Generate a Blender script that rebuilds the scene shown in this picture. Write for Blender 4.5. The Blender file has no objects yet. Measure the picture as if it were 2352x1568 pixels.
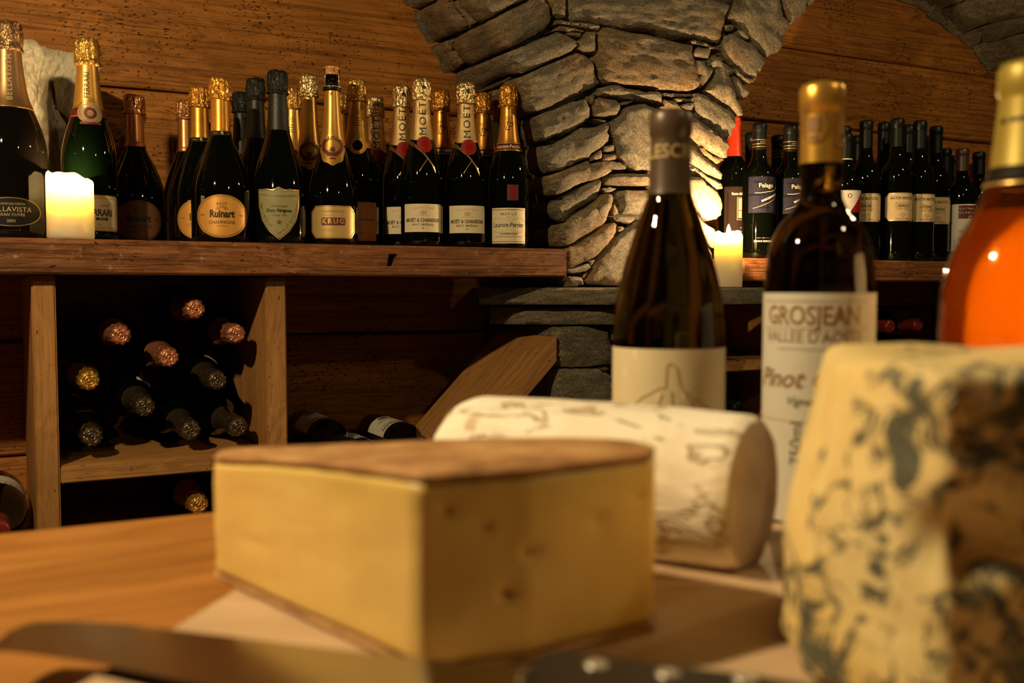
import bpy, bmesh, math, random
from math import sin, cos, tan, atan, atan2, pi, sqrt, radians, exp
from mathutils import Vector, Matrix, noise
from mathutils.geometry import delaunay_2d_cdt

random.seed(7)
SC = bpy.context.scene
COL = SC.collection

# ------------------------------------------------------------------ camera
YAW, PITCH, FPX = radians(27.8), math.atan(124 / 2300.0), 2300.0
cd = bpy.data.cameras.new('camera')
cam = bpy.data.objects.new('camera', cd)
COL.objects.link(cam)
cd.sensor_width = 36.0
cd.lens = 36.0 * FPX / 2352.0
cd.clip_start = 0.02
cd.dof.use_dof = True
cd.dof.focus_distance = 2.0
cd.dof.aperture_fstop = 6.3
cam.rotation_euler = (pi / 2 - PITCH, 0, -YAW)
SC.camera = cam

# ------------------------------------------------------------------ world, lamps, exposure
w = bpy.data.worlds.new('cellar_dusk')
SC.world = w
w.use_nodes = True
w.node_tree.nodes['Background'].inputs[0].default_value = (1.0, 0.62, 0.30, 1)
w.node_tree.nodes['Background'].inputs[1].default_value = 0.014
SC.view_settings.view_transform = 'Standard'
SC.view_settings.look = 'None'
SC.view_settings.gamma = 1
SC.view_settings.exposure = 0.0
SC.view_settings.use_curve_mapping = False
SC.cycles.use_denoising = True
SC.cycles.max_bounces = 10
SC.cycles.caustics_reflective = False
SC.cycles.caustics_refractive = False
SC.cycles.sample_clamp_indirect = 4.0


def lamp(name, loc, power, col, rad, aim=None, angle=150, blend=0.6):
    ld = bpy.data.lights.new(name, 'SPOT' if aim else 'POINT')
    ld.energy = power
    ld.color = col
    ld.shadow_soft_size = rad
    o = bpy.data.objects.new(name, ld)
    o.location = loc
    if aim:
        ld.spot_size = radians(angle)
        ld.spot_blend = blend
        o.rotation_euler = (Vector(aim) - Vector(loc)).to_track_quat('-Z', 'Y').to_euler()
    COL.objects.link(o)
    return o


WARM = (1.0, 0.75, 0.40)
lamp('ceiling_light_left', (-0.46, 0.72, 0.70), 60.0, WARM, 0.022)
lamp('ceiling_light_right', (0.86, 0.03, 0.70), 6.0, WARM, 0.022)
lamp('ceiling_light_far', (2.05, 0.85, 0.85), 13.0, WARM, 0.022)


# ------------------------------------------------------------------ geometry helpers
CAMR = cam.rotation_euler.to_matrix()


def ray(px, py):
    return (CAMR @ Vector(((px - 1176) / FPX, (784 - py) / FPX, -1.0)))


def on_d(px, py, d):
    r = ray(px, py)
    return r * (d / r.y)


def on_z(px, py, z):
    r = ray(px, py)
    return r * (z / r.z)


def c2w(X, Y):
    return (X * cos(YAW) + Y * sin(YAW), -X * sin(YAW) + Y * cos(YAW))


def smooth(t):
    t = max(0.0, min(1.0, t))
    return t * t * (3 - 2 * t)


def mesh_obj(name, verts, faces, mat=None, parent=None, sm=True, uvs=None, angle=None):
    me = bpy.data.meshes.new(name)
    me.from_pydata([tuple(v) for v in verts], [], faces)
    me.update()
    if mat:
        me.materials.append(mat)
    if sm:
        me.polygons.foreach_set('use_smooth', [True] * len(me.polygons))
    if uvs:
        ul = me.uv_layers.new(name='UVMap')
        for lo in me.loops:
            ul.data[lo.index].uv = uvs[lo.vertex_index]
    o = bpy.data.objects.new(name, me)
    COL.objects.link(o)
    if angle:
        me.shade_auto = True if hasattr(me, 'shade_auto') else None
    if parent:
        o.parent = parent
    return o


def bm_obj(name, bm, mat=None, parent=None, sm=False):
    me = bpy.data.meshes.new(name)
    bm.normal_update()
    bm.to_mesh(me)
    bm.free()
    if mat:
        me.materials.append(mat)
    if sm:
        me.polygons.foreach_set('use_smooth', [True] * len(me.polygons))
    o = bpy.data.objects.new(name, me)
    COL.objects.link(o)
    if parent:
        o.parent = parent
    return o


def sharp(o, deg=35):
    me = o.data
    bm = bmesh.new()
    bm.from_mesh(me)
    for e in bm.edges:
        if len(e.link_faces) == 2 and e.calc_face_angle(0) > radians(deg):
            e.smooth = False
    bm.to_mesh(me)
    bm.free()
    return o


def thing(name, label, cat, loc=(0, 0, 0), rot=(0, 0, 0), group=None):
    o = bpy.data.objects.new(name, None)
    o.empty_display_size = 0.02
    COL.objects.link(o)
    o.location = loc
    o.rotation_euler = rot
    o['label'] = label
    o['category'] = cat
    if group:
        o['group'] = group
    return o


def structure(name):
    o = bpy.data.objects.new(name, None)
    COL.objects.link(o)
    o['kind'] = 'structure'
    return o


# ------------------------------------------------------------------ materials
MATS = {}


class NT:
    def __init__(self, name):
        self.m = bpy.data.materials.new(name)
        self.m.use_nodes = True
        self.t = self.m.node_tree
        self.b = self.t.nodes['Principled BSDF']
        self.out = self.t.nodes['Material Output']

    def n(self, typ, **kw):
        nd = self.t.nodes.new(typ)
        for k, v in kw.items():
            if k.startswith('i_'):
                key = k[2:]
                key = int(key) if key.isdigit() else key.replace('_', ' ')
                nd.inputs[key].default_value = v
            else:
                setattr(nd, k, v)
        return nd

    def l(self, a, b):
        self.t.links.new(a, b)

    def coords(self, scale=(1, 1, 1), uv=False, rot=(0, 0, 0), rnd=True):
        tc = self.n('ShaderNodeTexCoord')
        mp = self.n('ShaderNodeMapping')
        mp.inputs['Scale'].default_value = scale
        mp.inputs['Rotation'].default_value = rot
        src = tc.outputs['UV' if uv else 'Object']
        if rnd:
            oi = self.n('ShaderNodeObjectInfo')
            mul = self.n('ShaderNodeMath', operation='MULTIPLY')
            mul.inputs[1].default_value = 37.0
            self.l(oi.outputs['Random'], mul.inputs[0])
            ad = self.n('ShaderNodeVectorMath', operation='ADD')
            self.l(src, ad.inputs[0])
            self.l(mul.outputs[0], ad.inputs[1])
            src = ad.outputs[0]
        self.l(src, mp.inputs['Vector'])
        return mp.outputs[0]

    def noise(self, vec, scale, detail=4, rough=0.55, dist=0.0):
        nd = self.n('ShaderNodeTexNoise')
        nd.inputs['Scale'].default_value = scale
        nd.inputs['Detail'].default_value = detail
        nd.inputs['Roughness'].default_value = rough
        nd.inputs['Distortion'].default_value = dist
        self.l(vec, nd.inputs['Vector'])
        return nd.outputs['Fac']

    def ramp(self, fac, stops):
        nd = self.n('ShaderNodeValToRGB')
        cr = nd.color_ramp
        while len(cr.elements) < len(stops):
            cr.elements.new(0.5)
        for e, (p, c) in zip(cr.elements, stops):
            e.position = p
            e.color = (c, c, c, 1) if not isinstance(c, tuple) else (*c, 1)
        self.l(fac, nd.inputs[0])
        return nd.outputs[0]

    def mix(self, fac, a, b, mode='MIX'):
        nd = self.n('ShaderNodeMix', data_type='RGBA', blend_type=mode)
        for sock, v in ((nd.inputs[0], fac), (nd.inputs[6], a), (nd.inputs[7], b)):
            if isinstance(v, (int, float)):
                sock.default_value = v if sock.type == 'VALUE' else (v, v, v, 1)
            elif isinstance(v, tuple):
                sock.default_value = (*v, 1)
            else:
                self.l(v, sock)
        return nd.outputs[2]

    def math(self, op, a, b=0.0):
        nd = self.n('ShaderNodeMath', operation=op)
        for i, v in enumerate((a, b)):
            if isinstance(v, (int, float)):
                nd.inputs[i].default_value = v
            else:
                self.l(v, nd.inputs[i])
        return nd.outputs[0]

    def bump(self, h, strength=0.5, dist=0.002, prev=None):
        nd = self.n('ShaderNodeBump')
        nd.inputs['Strength'].default_value = strength
        nd.inputs['Distance'].default_value = dist
        self.l(h, nd.inputs['Height'])
        if prev:
            self.l(prev, nd.inputs['Normal'])
        self.l(nd.outputs[0], self.b.inputs['Normal'])
        return nd.outputs[0]

    def set(self, **kw):
        for k, v in kw.items():
            s = self.b.inputs[k.replace('_', ' ')]
            if isinstance(v, tuple):
                s.default_value = (*v, 1) if len(v) == 3 and s.type == 'RGBA' else v
            elif isinstance(v, (int, float)):
                s.default_value = v
            else:
                self.l(v, s)
        return self


def plain(name, col, rough=0.5, metal=0.0, var=0.12, bscale=0, bstr=0.2, **kw):
    if name in MATS:
        return MATS[name]
    t = NT(name)
    v = t.coords(rnd=False)
    f = t.noise(v, 60, 3)
    c = t.mix(f, tuple(x * (1 - var) for x in col), tuple(min(1, x * (1 + var)) for x in col))
    t.set(Base_Color=c, Roughness=rough, Metallic=metal, **kw)
    if bscale:
        t.bump(t.noise(v, bscale, 3), bstr, 0.004 if bstr > .9 else 0.001)
    MATS[name] = t.m
    return t.m


def wood(name, dark, mid, light, pits=0.5, grain=1.0, axis=0, rough=0.6, bump=0.6, scale=1.0, spec=0.3, wear=0.0, lines=0.0):
    """grain runs along the given object axis"""
    t = NT(name)
    s = [26 * scale, 26 * scale, 26 * scale]
    s[axis] = 1.1 * scale
    v = t.coords(tuple(s))
    warp = t.noise(t.coords((2, 2, 2)), 1.2, 2)
    vv = t.n('ShaderNodeVectorMath', operation='ADD')
    t.l(v, vv.inputs[0])
    t.l(t.mix(1.0, warp, (4.0, 4.0, 4.0), 'MULTIPLY'), vv.inputs[1])
    g = t.noise(vv.outputs[0], 3.0 * grain, 5, 0.6)
    fine = t.noise(v, 16.0 * grain, 3, 0.6)
    gg = t.math('ADD', t.math('MULTIPLY', g, 0.65), t.math('MULTIPLY', fine, 0.35))
    c = t.ramp(gg, [(0.30, dark), (0.46, mid), (0.62, light), (0.8, mid)])
    s2 = [9.0, 9.0, 9.0]
    s2[axis] = 4.0
    pv = t.coords(tuple(s2))
    blot = t.noise(pv, 0.8, 3, 0.5)
    c = t.mix(t.ramp(blot, [(0.30, 0.55), (0.6, 0.0)]), c, tuple(x * 0.45 for x in mid))
    h = gg
    if lines > 0:
        s4 = [210.0, 210.0, 210.0]
        s4[axis] = 2.2
        ln = t.noise(t.coords(tuple(s4)), 1.0, 3, 0.6, 0.3)
        lm = t.ramp(ln, [(0.36, lines), (0.47, 0.0)])
        c = t.mix(lm, c, tuple(x * 0.35 for x in mid))
        h = t.math('SUBTRACT', gg, t.math('MULTIPLY', lm, 0.5))
        s5 = [15.0, 15.0, 15.0]
        s5[axis] = 7.0
        kn = t.ramp(t.noise(t.coords(tuple(s5)), 1.3, 3, 0.75, 1.6), [(0.70, 0.0), (0.76, 0.85)])
        c = t.mix(kn, c, tuple(x * 0.30 for x in dark))
        h = t.math('SUBTRACT', h, t.math('MULTIPLY', kn, 0.8))
    if pits > 0:
        s3 = [230.0, 230.0, 230.0]
        s3[axis] = 95.0
        qv = t.coords(tuple(s3))
        p1 = t.noise(qv, 1.0, 2, 0.6, 0.4)
        dens = t.ramp(t.noise(t.coords((5, 5, 5)), 1.6, 2), [(0.40, 0.0), (0.66, 0.085)])
        th = t.math('SUBTRACT', p1, t.math('SUBTRACT', 0.74 - 0.1 * pits, dens))
        pit = t.ramp(th, [(0.0, 0.0), (0.025, 1.0)])
        c = t.mix(t.math('MULTIPLY', pit, 0.88), c, tuple(x * 0.10 for x in dark))
        h = t.math('SUBTRACT', h, t.math('MULTIPLY', pit, 1.4))
    if wear > 0:
        ws = t.ramp(t.noise(t.coords((14, 14, 14)), 5, 5, 0.7), [(0.62, 0.0), (0.70, wear)])
        c = t.mix(ws, c, (0.5, 0.40, 0.26))
    t.set(Base_Color=c, Roughness=rough, Specular_IOR_Level=spec)
    t.bump(h, bump, 0.003)
    return t.m


M_wallwood = wood('old_larch_wall', (0.11, 0.036, 0.006), (0.40, 0.145, 0.022), (0.54, 0.215, 0.040), pits=0.52, bump=0.8, rough=0.6, lines=0.62)
M_shelfwood = wood('shelf_wood', (0.042, 0.013, 0.004), (0.20, 0.070, 0.021), (0.34, 0.140, 0.050), pits=0.15, bump=0.9, rough=0.5, grain=1.5, wear=0.5, lines=0.7)
M_rackwood = wood('rack_wood', (0.19, 0.078, 0.020), (0.42, 0.195, 0.056), (0.54, 0.27, 0.088), pits=0.12, axis=2, bump=0.35, rough=0.55, grain=1.8, lines=0.35)
M_rackwood_x = wood('rack_wood_long', (0.19, 0.078, 0.020), (0.42, 0.195, 0.056), (0.54, 0.27, 0.088), pits=0.10, axis=0, bump=0.35, rough=0.55, grain=1.8, lines=0.35)
M_table = wood('table_wood', (0.24, 0.088, 0.016), (0.36, 0.145, 0.028), (0.46, 0.20, 0.048), pits=0, axis=0, bump=0.15, rough=0.42, grain=0.6, scale=0.8, spec=0.4)
M_board = wood('board_wood', (0.34, 0.21, 0.12), (0.55, 0.38, 0.235), (0.62, 0.45, 0.29), pits=0, axis=0, bump=0.1, rough=0.6, grain=0.5, scale=0.8)


def stone_mat(name, dark, mid, light, rust):
    t = NT(name)
    v = t.coords((1, 1, 1), uv=True)
    vs = t.n('ShaderNodeMapping')
    vs.inputs['Scale'].default_value = (0.28, 1.0, 1.0)
    t.l(v, vs.inputs['Vector'])
    lay = t.noise(vs.outputs[0], 110, 6, 0.75, 0.5)
    sp = t.noise(v, 300, 4, 0.8)
    big = t.noise(v, 9, 4, 0.6)
    c = t.ramp(t.math('ADD', t.math('MULTIPLY', lay, 0.40), t.math('MULTIPLY', sp, 0.60)), [(0.38, dark), (0.5, mid), (0.61, light)])
    oi = t.n('ShaderNodeObjectInfo')
    rs = t.math('ADD', t.math('MULTIPLY', oi.outputs['Random'], 0.34), big)
    c = t.mix(t.ramp(rs, [(0.62, 0.0), (0.88, 0.75)]), c, t.mix(1.0, c, rust, 'MULTIPLY'))
    spk = t.ramp(t.noise(v, 520, 2, 0.5), [(0.66, 0.0), (0.72, 0.6)])
    c = t.mix(spk, c, (0.62, 0.56, 0.44))
    t.set(Base_Color=c, Roughness=0.62, Specular_IOR_Level=0.45)
    n1 = t.bump(lay, 0.9, 0.007)
    t.bump(sp, 0.9, 0.0030, n1)
    return t.m


M_stone = stone_mat('gneiss_stone', (0.062, 0.051, 0.033), (0.205, 0.170, 0.110), (0.38, 0.325, 0.215), (1.35, 0.95, 0.55))
M_core = plain('joint_shade_mortar', (0.045, 0.034, 0.022), 0.95, bscale=60, bstr=0.8)  # dark brown puts the shade of the deep gaps into the colour


def glass_dark(name, col, rough=0.035):
    if name in MATS:
        return MATS[name]
    t = NT(name)
    v = t.coords(rnd=False)
    c = t.mix(t.noise(v, 12, 2), tuple(x * 0.7 for x in col), col)
    t.set(Base_Color=c, Roughness=rough, Specular_IOR_Level=0.55)
    MATS[name] = t.m
    return t.m


G_black = glass_dark('dark_green_glass', (0.0016, 0.0022, 0.0010))
G_brown = glass_dark('dark_brown_glass', (0.005, 0.0035, 0.002))
G_green = glass_dark('green_glass', (0.0010, 0.0032, 0.0008))


def foil(name, col, rough=0.28, metal=0.72, bscale=0, bstr=0.3):
    return plain(name, col, rough, metal, 0.15, bscale, bstr)


F_gold = foil('gold_foil', (0.66, 0.36, 0.075), 0.34)
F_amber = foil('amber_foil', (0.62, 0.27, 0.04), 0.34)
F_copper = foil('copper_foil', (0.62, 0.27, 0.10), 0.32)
F_pink = foil('pink_foil', (0.75, 0.30, 0.16), 0.25)
F_black = foil('black_foil', (0.009, 0.0085, 0.006), 0.42, 0.05, 380, 0.6)
F_silver = foil('pale_gold_foil', (0.88, 0.66, 0.36), 0.22)
F_glitter = foil('glittering_gold_foil', (0.85, 0.60, 0.27), 0.24, 0.9, 900, 0.9)
F_bell = foil('bronze_foil', (0.30, 0.17, 0.07), 0.35, 0.7)
F_satin = foil('satin_gold_capsule', (0.74, 0.42, 0.075), 0.33, 0.75)
F_olive = plain('olive_gold_capsule', (0.40, 0.30, 0.05), 0.45, 0.35)
F_taupe = plain('taupe_capsule', (0.095, 0.062, 0.040), 0.38, 0.2)
F_cap = plain('black_capsule', (0.006, 0.007, 0.006), 0.4, Specular_IOR_Level=.25)
F_red = plain('red_capsule', (0.55, 0.035, 0.01), 0.35)
F_wine = plain('wine_red_capsule', (0.20, 0.02, 0.012), 0.35, 0.2)
F_brown = plain('brown_capsule', (0.05, 0.018, 0.010), 0.4)
CRUMP = {}


def crumpled(m):
    if m.name not in CRUMP:
        c_ = m.copy()
        c_.name = 'crumpled_' + m.name
        nt = c_.node_tree
        bs = nt.nodes['Principled BSDF']
        bs.inputs['Roughness'].default_value = 0.22 if bs.inputs['Metallic'].default_value > .3 else .4
        if bs.inputs['Metallic'].default_value < .3:
            bs.inputs['Specular IOR Level'].default_value = .3
        tc = nt.nodes.new('ShaderNodeTexCoord')
        mp = nt.nodes.new('ShaderNodeMapping')
        mp.inputs['Scale'].default_value = (1.0, 1.0, 0.45)
        no = nt.nodes.new('ShaderNodeTexNoise')
        no.inputs['Scale'].default_value = 210
        no.inputs['Detail'].default_value = 2
        no.inputs['Distortion'].default_value = 0.8
        bu = nt.nodes.new('ShaderNodeBump')
        bu.inputs['Strength'].default_value = 1.0
        bu.inputs['Distance'].default_value = 0.0045
        nt.links.new(tc.outputs['Object'], mp.inputs['Vector'])
        nt.links.new(mp.outputs[0], no.inputs['Vector'])
        nt.links.new(no.outputs['Fac'], bu.inputs['Height'])
        nt.links.new(bu.outputs[0], bs.inputs['Normal'])
        CRUMP[m.name] = c_
    return CRUMP[m.name]


P_cream = plain('cream_paper', (0.74, 0.63, 0.40), 0.6, var=0.04)
P_white = plain('white_paper', (0.66, 0.62, 0.52), 0.6, var=0.04)
P_gold = plain('gold_paper', (0.58, 0.40, 0.14), 0.4, 0.35, 0.05)
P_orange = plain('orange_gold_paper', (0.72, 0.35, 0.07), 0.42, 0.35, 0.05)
P_dim = plain('shaded_rose_paper', (0.16, 0.065, 0.022), 0.5, 0.2, 0.05)  # rose label paper with the dim shade around its bottle mixed into the colour
P_deeporange = plain('deep_orange_paper', (0.62, 0.22, 0.035), 0.5, var=0.05)
P_dom = plain('olive_shield_paper', (0.29, 0.26, 0.11), 0.55, var=0.05)
P_navy = plain('slate_blue_paper', (0.014, 0.013, 0.024), 0.7, var=0.05, Specular_IOR_Level=.12)
P_brownp = plain('brown_black_paper', (0.030, 0.016, 0.010), 0.7, var=0.05, Specular_IOR_Level=.12)
P_black = plain('black_paper', (0.012, 0.009, 0.006), 0.6, Specular_IOR_Level=.15)
P_maroon = plain('maroon_paper', (0.11, 0.012, 0.008), 0.45)
P_redp = plain('red_paper', (0.25, 0.006, 0.004), 0.45, Specular_IOR_Level=.3)
P_beige = plain('beige_paper', (0.62, 0.47, 0.25), 0.6, var=0.04)
I_black = plain('black_ink', (0.010, 0.008, 0.006), 0.5)
I_brown = plain('brown_ink', (0.26, 0.13, 0.035), 0.5)
I_dark = plain('grey_brown_ink', (0.10, 0.07, 0.035), 0.5)
I_gold = plain('gold_ink', (0.80, 0.52, 0.18), 0.3, 0.7)
I_white = plain('white_ink', (0.75, 0.68, 0.52), 0.5)
I_red = plain('red_ink', (0.38, 0.03, 0.015), 0.5)
I_ghost = plain('pale_brown_ink', (0.52, 0.38, 0.17), 0.55)


# ------------------------------------------------------------------ bottles
def prof_r(prof, z):
    if z <= prof[0][0]:
        return prof[0][1]
    for (z0, r0), (z1, r1) in zip(prof, prof[1:]):
        if z <= z1:
            f = (z - z0) / max(1e-9, z1 - z0)
            return r0 + (r1 - r0) * f
    return prof[-1][1]


def dense(prof, step):
    """Catmull-Rom through the profile"""
    out = []
    n = len(prof)
    for i in range(n - 1):
        p0 = prof[max(0, i - 1)]
        p1, p2 = prof[i], prof[i + 1]
        p3 = prof[min(n - 1, i + 2)]
        L = sqrt((p2[0] - p1[0]) ** 2 + (p2[1] - p1[1]) ** 2)
        k = max(1, min(10, int(L / step)))
        for j in range(k):
            t = j / k
            r = 0.5 * ((2 * p1[1]) + (-p0[1] + p2[1]) * t + (2 * p0[1] - 5 * p1[1] + 4 * p2[1] - p3[1]) * t * t + (-p0[1] + 3 * p1[1] - 3 * p2[1] + p3[1]) * t ** 3)
            r = min(max(r, min(p1[1], p2[1])), max(p1[1], p2[1]))
            out.append((p1[0] + (p2[0] - p1[0]) * t, r))
    out.append(prof[-1])
    return out


def lathe(name, prof, mat, parent, seg=32, cap0=True, cap1=True, wr=0.0, wf=14, seed=0.0, zjit=0.0):
    vs, fs = [], []
    for (z, r) in prof:
        for k in range(seg):
            a = 2 * pi * k / seg
            rr, zz = r, z
            if wr:
                rr = r * (1 + wr * (noise.noise(Vector((cos(a) * wf * 0.35, sin(a) * wf * 0.35, z * 130 + seed))) + 0.5 * sin(a * wf + seed)))
                zz = z + zjit * noise.noise(Vector((cos(a) * 2, sin(a) * 2, seed + z * 9)))
            vs.append((rr * sin(a), -rr * cos(a), zz))
    n = len(prof)
    for i in range(n - 1):
        for k in range(seg):
            k2 = (k + 1) % seg
            fs.append((i * seg + k, i * seg + k2, (i + 1) * seg + k2, (i + 1) * seg + k))
    if cap0:
        vs.append((0, 0, prof[0][0]))
        c = len(vs) - 1
        fs += [(c, (k + 1) % seg, k) for k in range(seg)]
    if cap1:
        vs.append((0, 0, prof[-1][0]))
        c = len(vs) - 1
        b = (n - 1) * seg
        fs += [(c, b + k, b + (k + 1) % seg) for k in range(seg)]
    return mesh_obj(name, vs, fs, mat, parent)


PROF = {
    'champagne': [(0, .80), (.006, .93), (.02, .99), (.04, 1), (.40, 1), (.45, .965), (.50, .89), (.55, .785), (.60, .66), (.65, .545), (.70, .48), (.76, .43), (.82, .39), (.87, .37), (.90, .36)],
    'round': [(0, .8), (.008, .93), (.025, .99), (.05, 1), (.29, 1), (.36, .96), (.42, .88), (.48, .77), (.54, .635), (.58, .53), (.62, .42), (.65, .355), (.69, .315), (.90, .30)],
    'shield': [(0, .8), (.008, .93), (.025, .99), (.05, 1), (.25, 1), (.33, .95), (.40, .87), (.47, .76), (.54, .62), (.60, .50), (.66, .41), (.72, .36), (.90, .31)],
    'slender': [(0, .8), (.008, .93), (.025, .99), (.05, 1), (.27, 1), (.34, .93), (.41, .82), (.47, .69), (.53, .56), (.60, .46), (.68, .38), (.80, .32), (.90, .29)],
    'bordeaux': [(0, .88), (.006, .96), (.015, 1), (.58, 1), (.62, .975), (.65, .90), (.675, .77), (.70, .61), (.725, .50), (.755, .44), (.80, .41), (.99, .39)],
    'burgundy': [(0, .88), (.006, .96), (.02, 1), (.44, 1), (.50, .985), (.56, .92), (.63, .80), (.69, .665), (.735, .555), (.77, .46), (.80, .38), (.83, .35), (.99, .335)],
    'wide': [(0, .88), (.006, .96), (.02, 1), (.545, 1), (.58, .985), (.617, .95), (.655, .87), (.685, .745), (.705, .60), (.724, .475), (.745, .40), (.775, .378), (.99, .36)],
    'rose': [(0, .88), (.006, .96), (.02, 1), (.46, 1), (.53, .98), (.57, .95), (.61, .90), (.65, .80), (.69, .68), (.73, .57), (.77, .475), (.82, .395), (.86, .365), (.99, .35)],
}


class Bottle:
    def __init__(self, kind, H, R, label, loc, rot=(0, 0, 0), glass=None, name='wine_bottle', group=None, seg=36, cut=None):
        self.H, self.R = H, R
        self.prof = dense([(z * H, r * R) for z, r in PROF[kind]], 0.006)
        self.root = thing(name, label, 'bottle', loc, rot, group)
        self.kind = kind
        p = self.prof if cut is None else [q for q in self.prof if q[0] <= cut * H]
        self.glass = lathe('glass_body', p, glass or G_black, self.root, seg)

    def r(self, z):
        return prof_r(self.prof, z)

    # -- capsules
    def champagne_foil(self, mat, z0=0.62, headmat=None, seed=0.0, wr=0.035, sleeve=True, skirt=0.0):
        H, R = self.H, self.R
        zt = 0.885
        if sleeve:
            pts = [(z, self.r(z) + 0.0005) for z in [(z0 + (zt - z0) * i / 14) * H for i in range(15)]]
            s = lathe('foil_sleeve', pts, mat, self.root, 40, False, False, wr=0.006, wf=9, seed=seed)
            if skirt:
                for v in s.data.vertices:
                    if abs(v.co.z - z0 * H) < 1e-5:
                        a = atan2(v.co.x, -v.co.y)
                        v.co.z -= skirt * H * max(0, cos(a))
                        rr = self.r(v.co.z) + 0.0005
                        v.co.x, v.co.y = rr * sin(a), -rr * cos(a)
        k = self.r(0.88 * H)
        k = max(k, .0138)
        hp = [(.862, k * 1.00), (.866, k + .0030), (.872, k + .0040), (.880, k + .0034), (.887, k + .0021), (.897, k + .0024), (.910, k + .0032), (.935, k + .0030), (.960, k + .0024), (.980, k + .0018), (.991, k + .0006), (.997, k - .0016), (1.0, k - .0045), (.998, k * .3)]
        h = lathe('foil_head', [(z * H, r) for z, r in hp], crumpled(headmat or mat), self.root, 56, False, True, wr=wr, wf=11, seed=seed + 3, zjit=0.0025)
        self.sleeve = self.root
        return h

    def capsule(self, mat, z0=0.80, lip=True):
        H = self.H
        k = self.r(0.97 * H)
        pts = [(z0 * H, self.r(z0 * H) + .0006), ((z0 + .02) * H, self.r((z0 + .02) * H) + .0006), (.925 * H, self.r(.925 * H) + .0007), (.935 * H, k + .0009), (.94 * H, k + (.0019 if lip else .0009)), (.985 * H, k + (.0019 if lip else .0007)), (.996 * H, k + .0002), (1.0 * H, k - .003), (1.0 * H, k * .4)]
        return lathe('capsule', pts, mat, self.root, 40, False, True)

    def band(self, mat, z0, z1, off=0.0009, name='neck_band'):
        H = self.H
        zs = [z0 + (z1 - z0) * i / 4 for i in range(5)]
        pts = [(z0 * H, self.r(z0 * H))] + [(z * H, self.r(z * H) + off) for z in zs] + [(z1 * H, self.r(z1 * H))]
        return lathe(name, pts, mat, self.root, 36, False, False)

    # -- flat things wrapped on the surface
    def wrapmesh(self, bm, name, mat, parent, th0, off, zc, step=0.003):
        """bm holds flat geometry in (u, v) about the label centre"""
        us = [v.co.x for v in bm.verts]
        vz = [v.co.y for v in bm.verts]
        if not us:
            bm.free()
            return None
        u = min(us) + step
        while u < max(us):
            bmesh.ops.bisect_plane(bm, geom=bm.verts[:] + bm.edges[:] + bm.faces[:], plane_co=(u, 0, 0), plane_no=(1, 0, 0))
            u += step
        if max(vz) - min(vz) > 0.012 and zc > 0.4 * self.H:
            q = min(vz) + 0.004
            while q < max(vz):
                bmesh.ops.bisect_plane(bm, geom=bm.verts[:] + bm.edges[:] + bm.faces[:], plane_co=(0, q, 0), plane_no=(0, 1, 0))
                q += 0.004
        for v in bm.verts:
            z = zc + v.co.y
            rr = self.r(z) + off
            a = th0 + v.co.x / max(rr, 0.006)
            v.co = Vector((rr * sin(a), -rr * cos(a), z))
        return bm_obj(name, bm, mat, parent, sm=True)

    def shape(self, name, pts, mat, zc, th0=0.0, off=0.0004, parent=None, inner=None):
        """pts: closed star-shaped outline; inner: scale of a hole"""
        bm = bmesh.new()
        rings = [1.0, inner] if inner else [1.0, .85, .7, .55, .4, .25, .1]
        vr = [[bm.verts.new((x * s, y * s, 0)) for x, y in pts] for s in rings]
        n = len(pts)
        for a, b in zip(vr, vr[1:]):
            for i in range(n):
                bm.faces.new((a[i], a[(i + 1) % n], b[(i + 1) % n], b[i]))
        if not inner:
            bm.faces.new(vr[-1])
        return self.wrapmesh(bm, name, mat, parent or self.root, th0, off, zc)

    def polys(self, name, polys, mat, zc, th0=0.0, off=0.0008, parent=None):
        bm = bmesh.new()
        for p in polys:
            try:
                bm.faces.new([bm.verts.new((x, y, 0)) for x, y in p])
            except ValueError:
                pass
        return self.wrapmesh(bm, name, mat, parent or self.root, th0, off, zc)

    def text(self, s, size, mat, zc, th0=0.0, off=0.0008, parent=None, u=0.0, rot=0.0, xs=1.0, shear=0.0, bold=0.0, space=1.0, arc=0.0, align='CENTER', name='lettering', serif=False):
        cu = bpy.data.curves.new('t', 'FONT')
        cu.body = s
        cu.size = size / 0.70
        cu.align_x = align
        cu.align_y = 'CENTER'
        cu.shear = shear
        cu.offset = bold
        cu.space_character = space
        cu.resolution_u = 3
        ob = bpy.data.objects.new('t', cu)
        COL.objects.link(ob)
        dg = bpy.context.evaluated_depsgraph_get()
        me = bpy.data.meshes.new_from_object(ob.evaluated_get(dg))
        bm = bmesh.new()
        bm.from_mesh(me)
        bpy.data.objects.remove(ob)
        bpy.data.meshes.remove(me)
        bpy.data.curves.remove(cu)
        if serif:
            add = []
            for e in bm.edges:
                if not e.is_boundary:
                    continue
                (ax_, ay_), (bx_, by_) = e.verts[0].co.xy, e.verts[1].co.xy
                L_ = abs(ax_ - bx_)
                if abs(ay_ - by_) < size * .012 and size * .06 < L_ < size * .24:
                    fc = e.link_faces[0].calc_center_median()
                    add.append((min(ax_, bx_), max(ax_, bx_), ay_, 1 if fc.y > ay_ else -1))
            for x0_, x1_, y0_, up in add:
                g_, h_ = size * .085, size * .055
                vv = [bm.verts.new((x, y, 0)) for x, y in ((x0_ - g_, y0_), (x1_ + g_, y0_), (x1_ + g_, y0_ + up * h_), (x0_ - g_, y0_ + up * h_))]
                bm.faces.new(vv)
        c, q = cos(rot), sin(rot)
        for v in bm.verts:
            x, y = v.co.x * xs, v.co.y
            if arc:
                y -= arc * x * x
            v.co = Vector((x * c - y * q + u, x * q + y * c, 0))
        return self.wrapmesh(bm, name, mat, parent or self.root, th0, off, zc)


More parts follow.
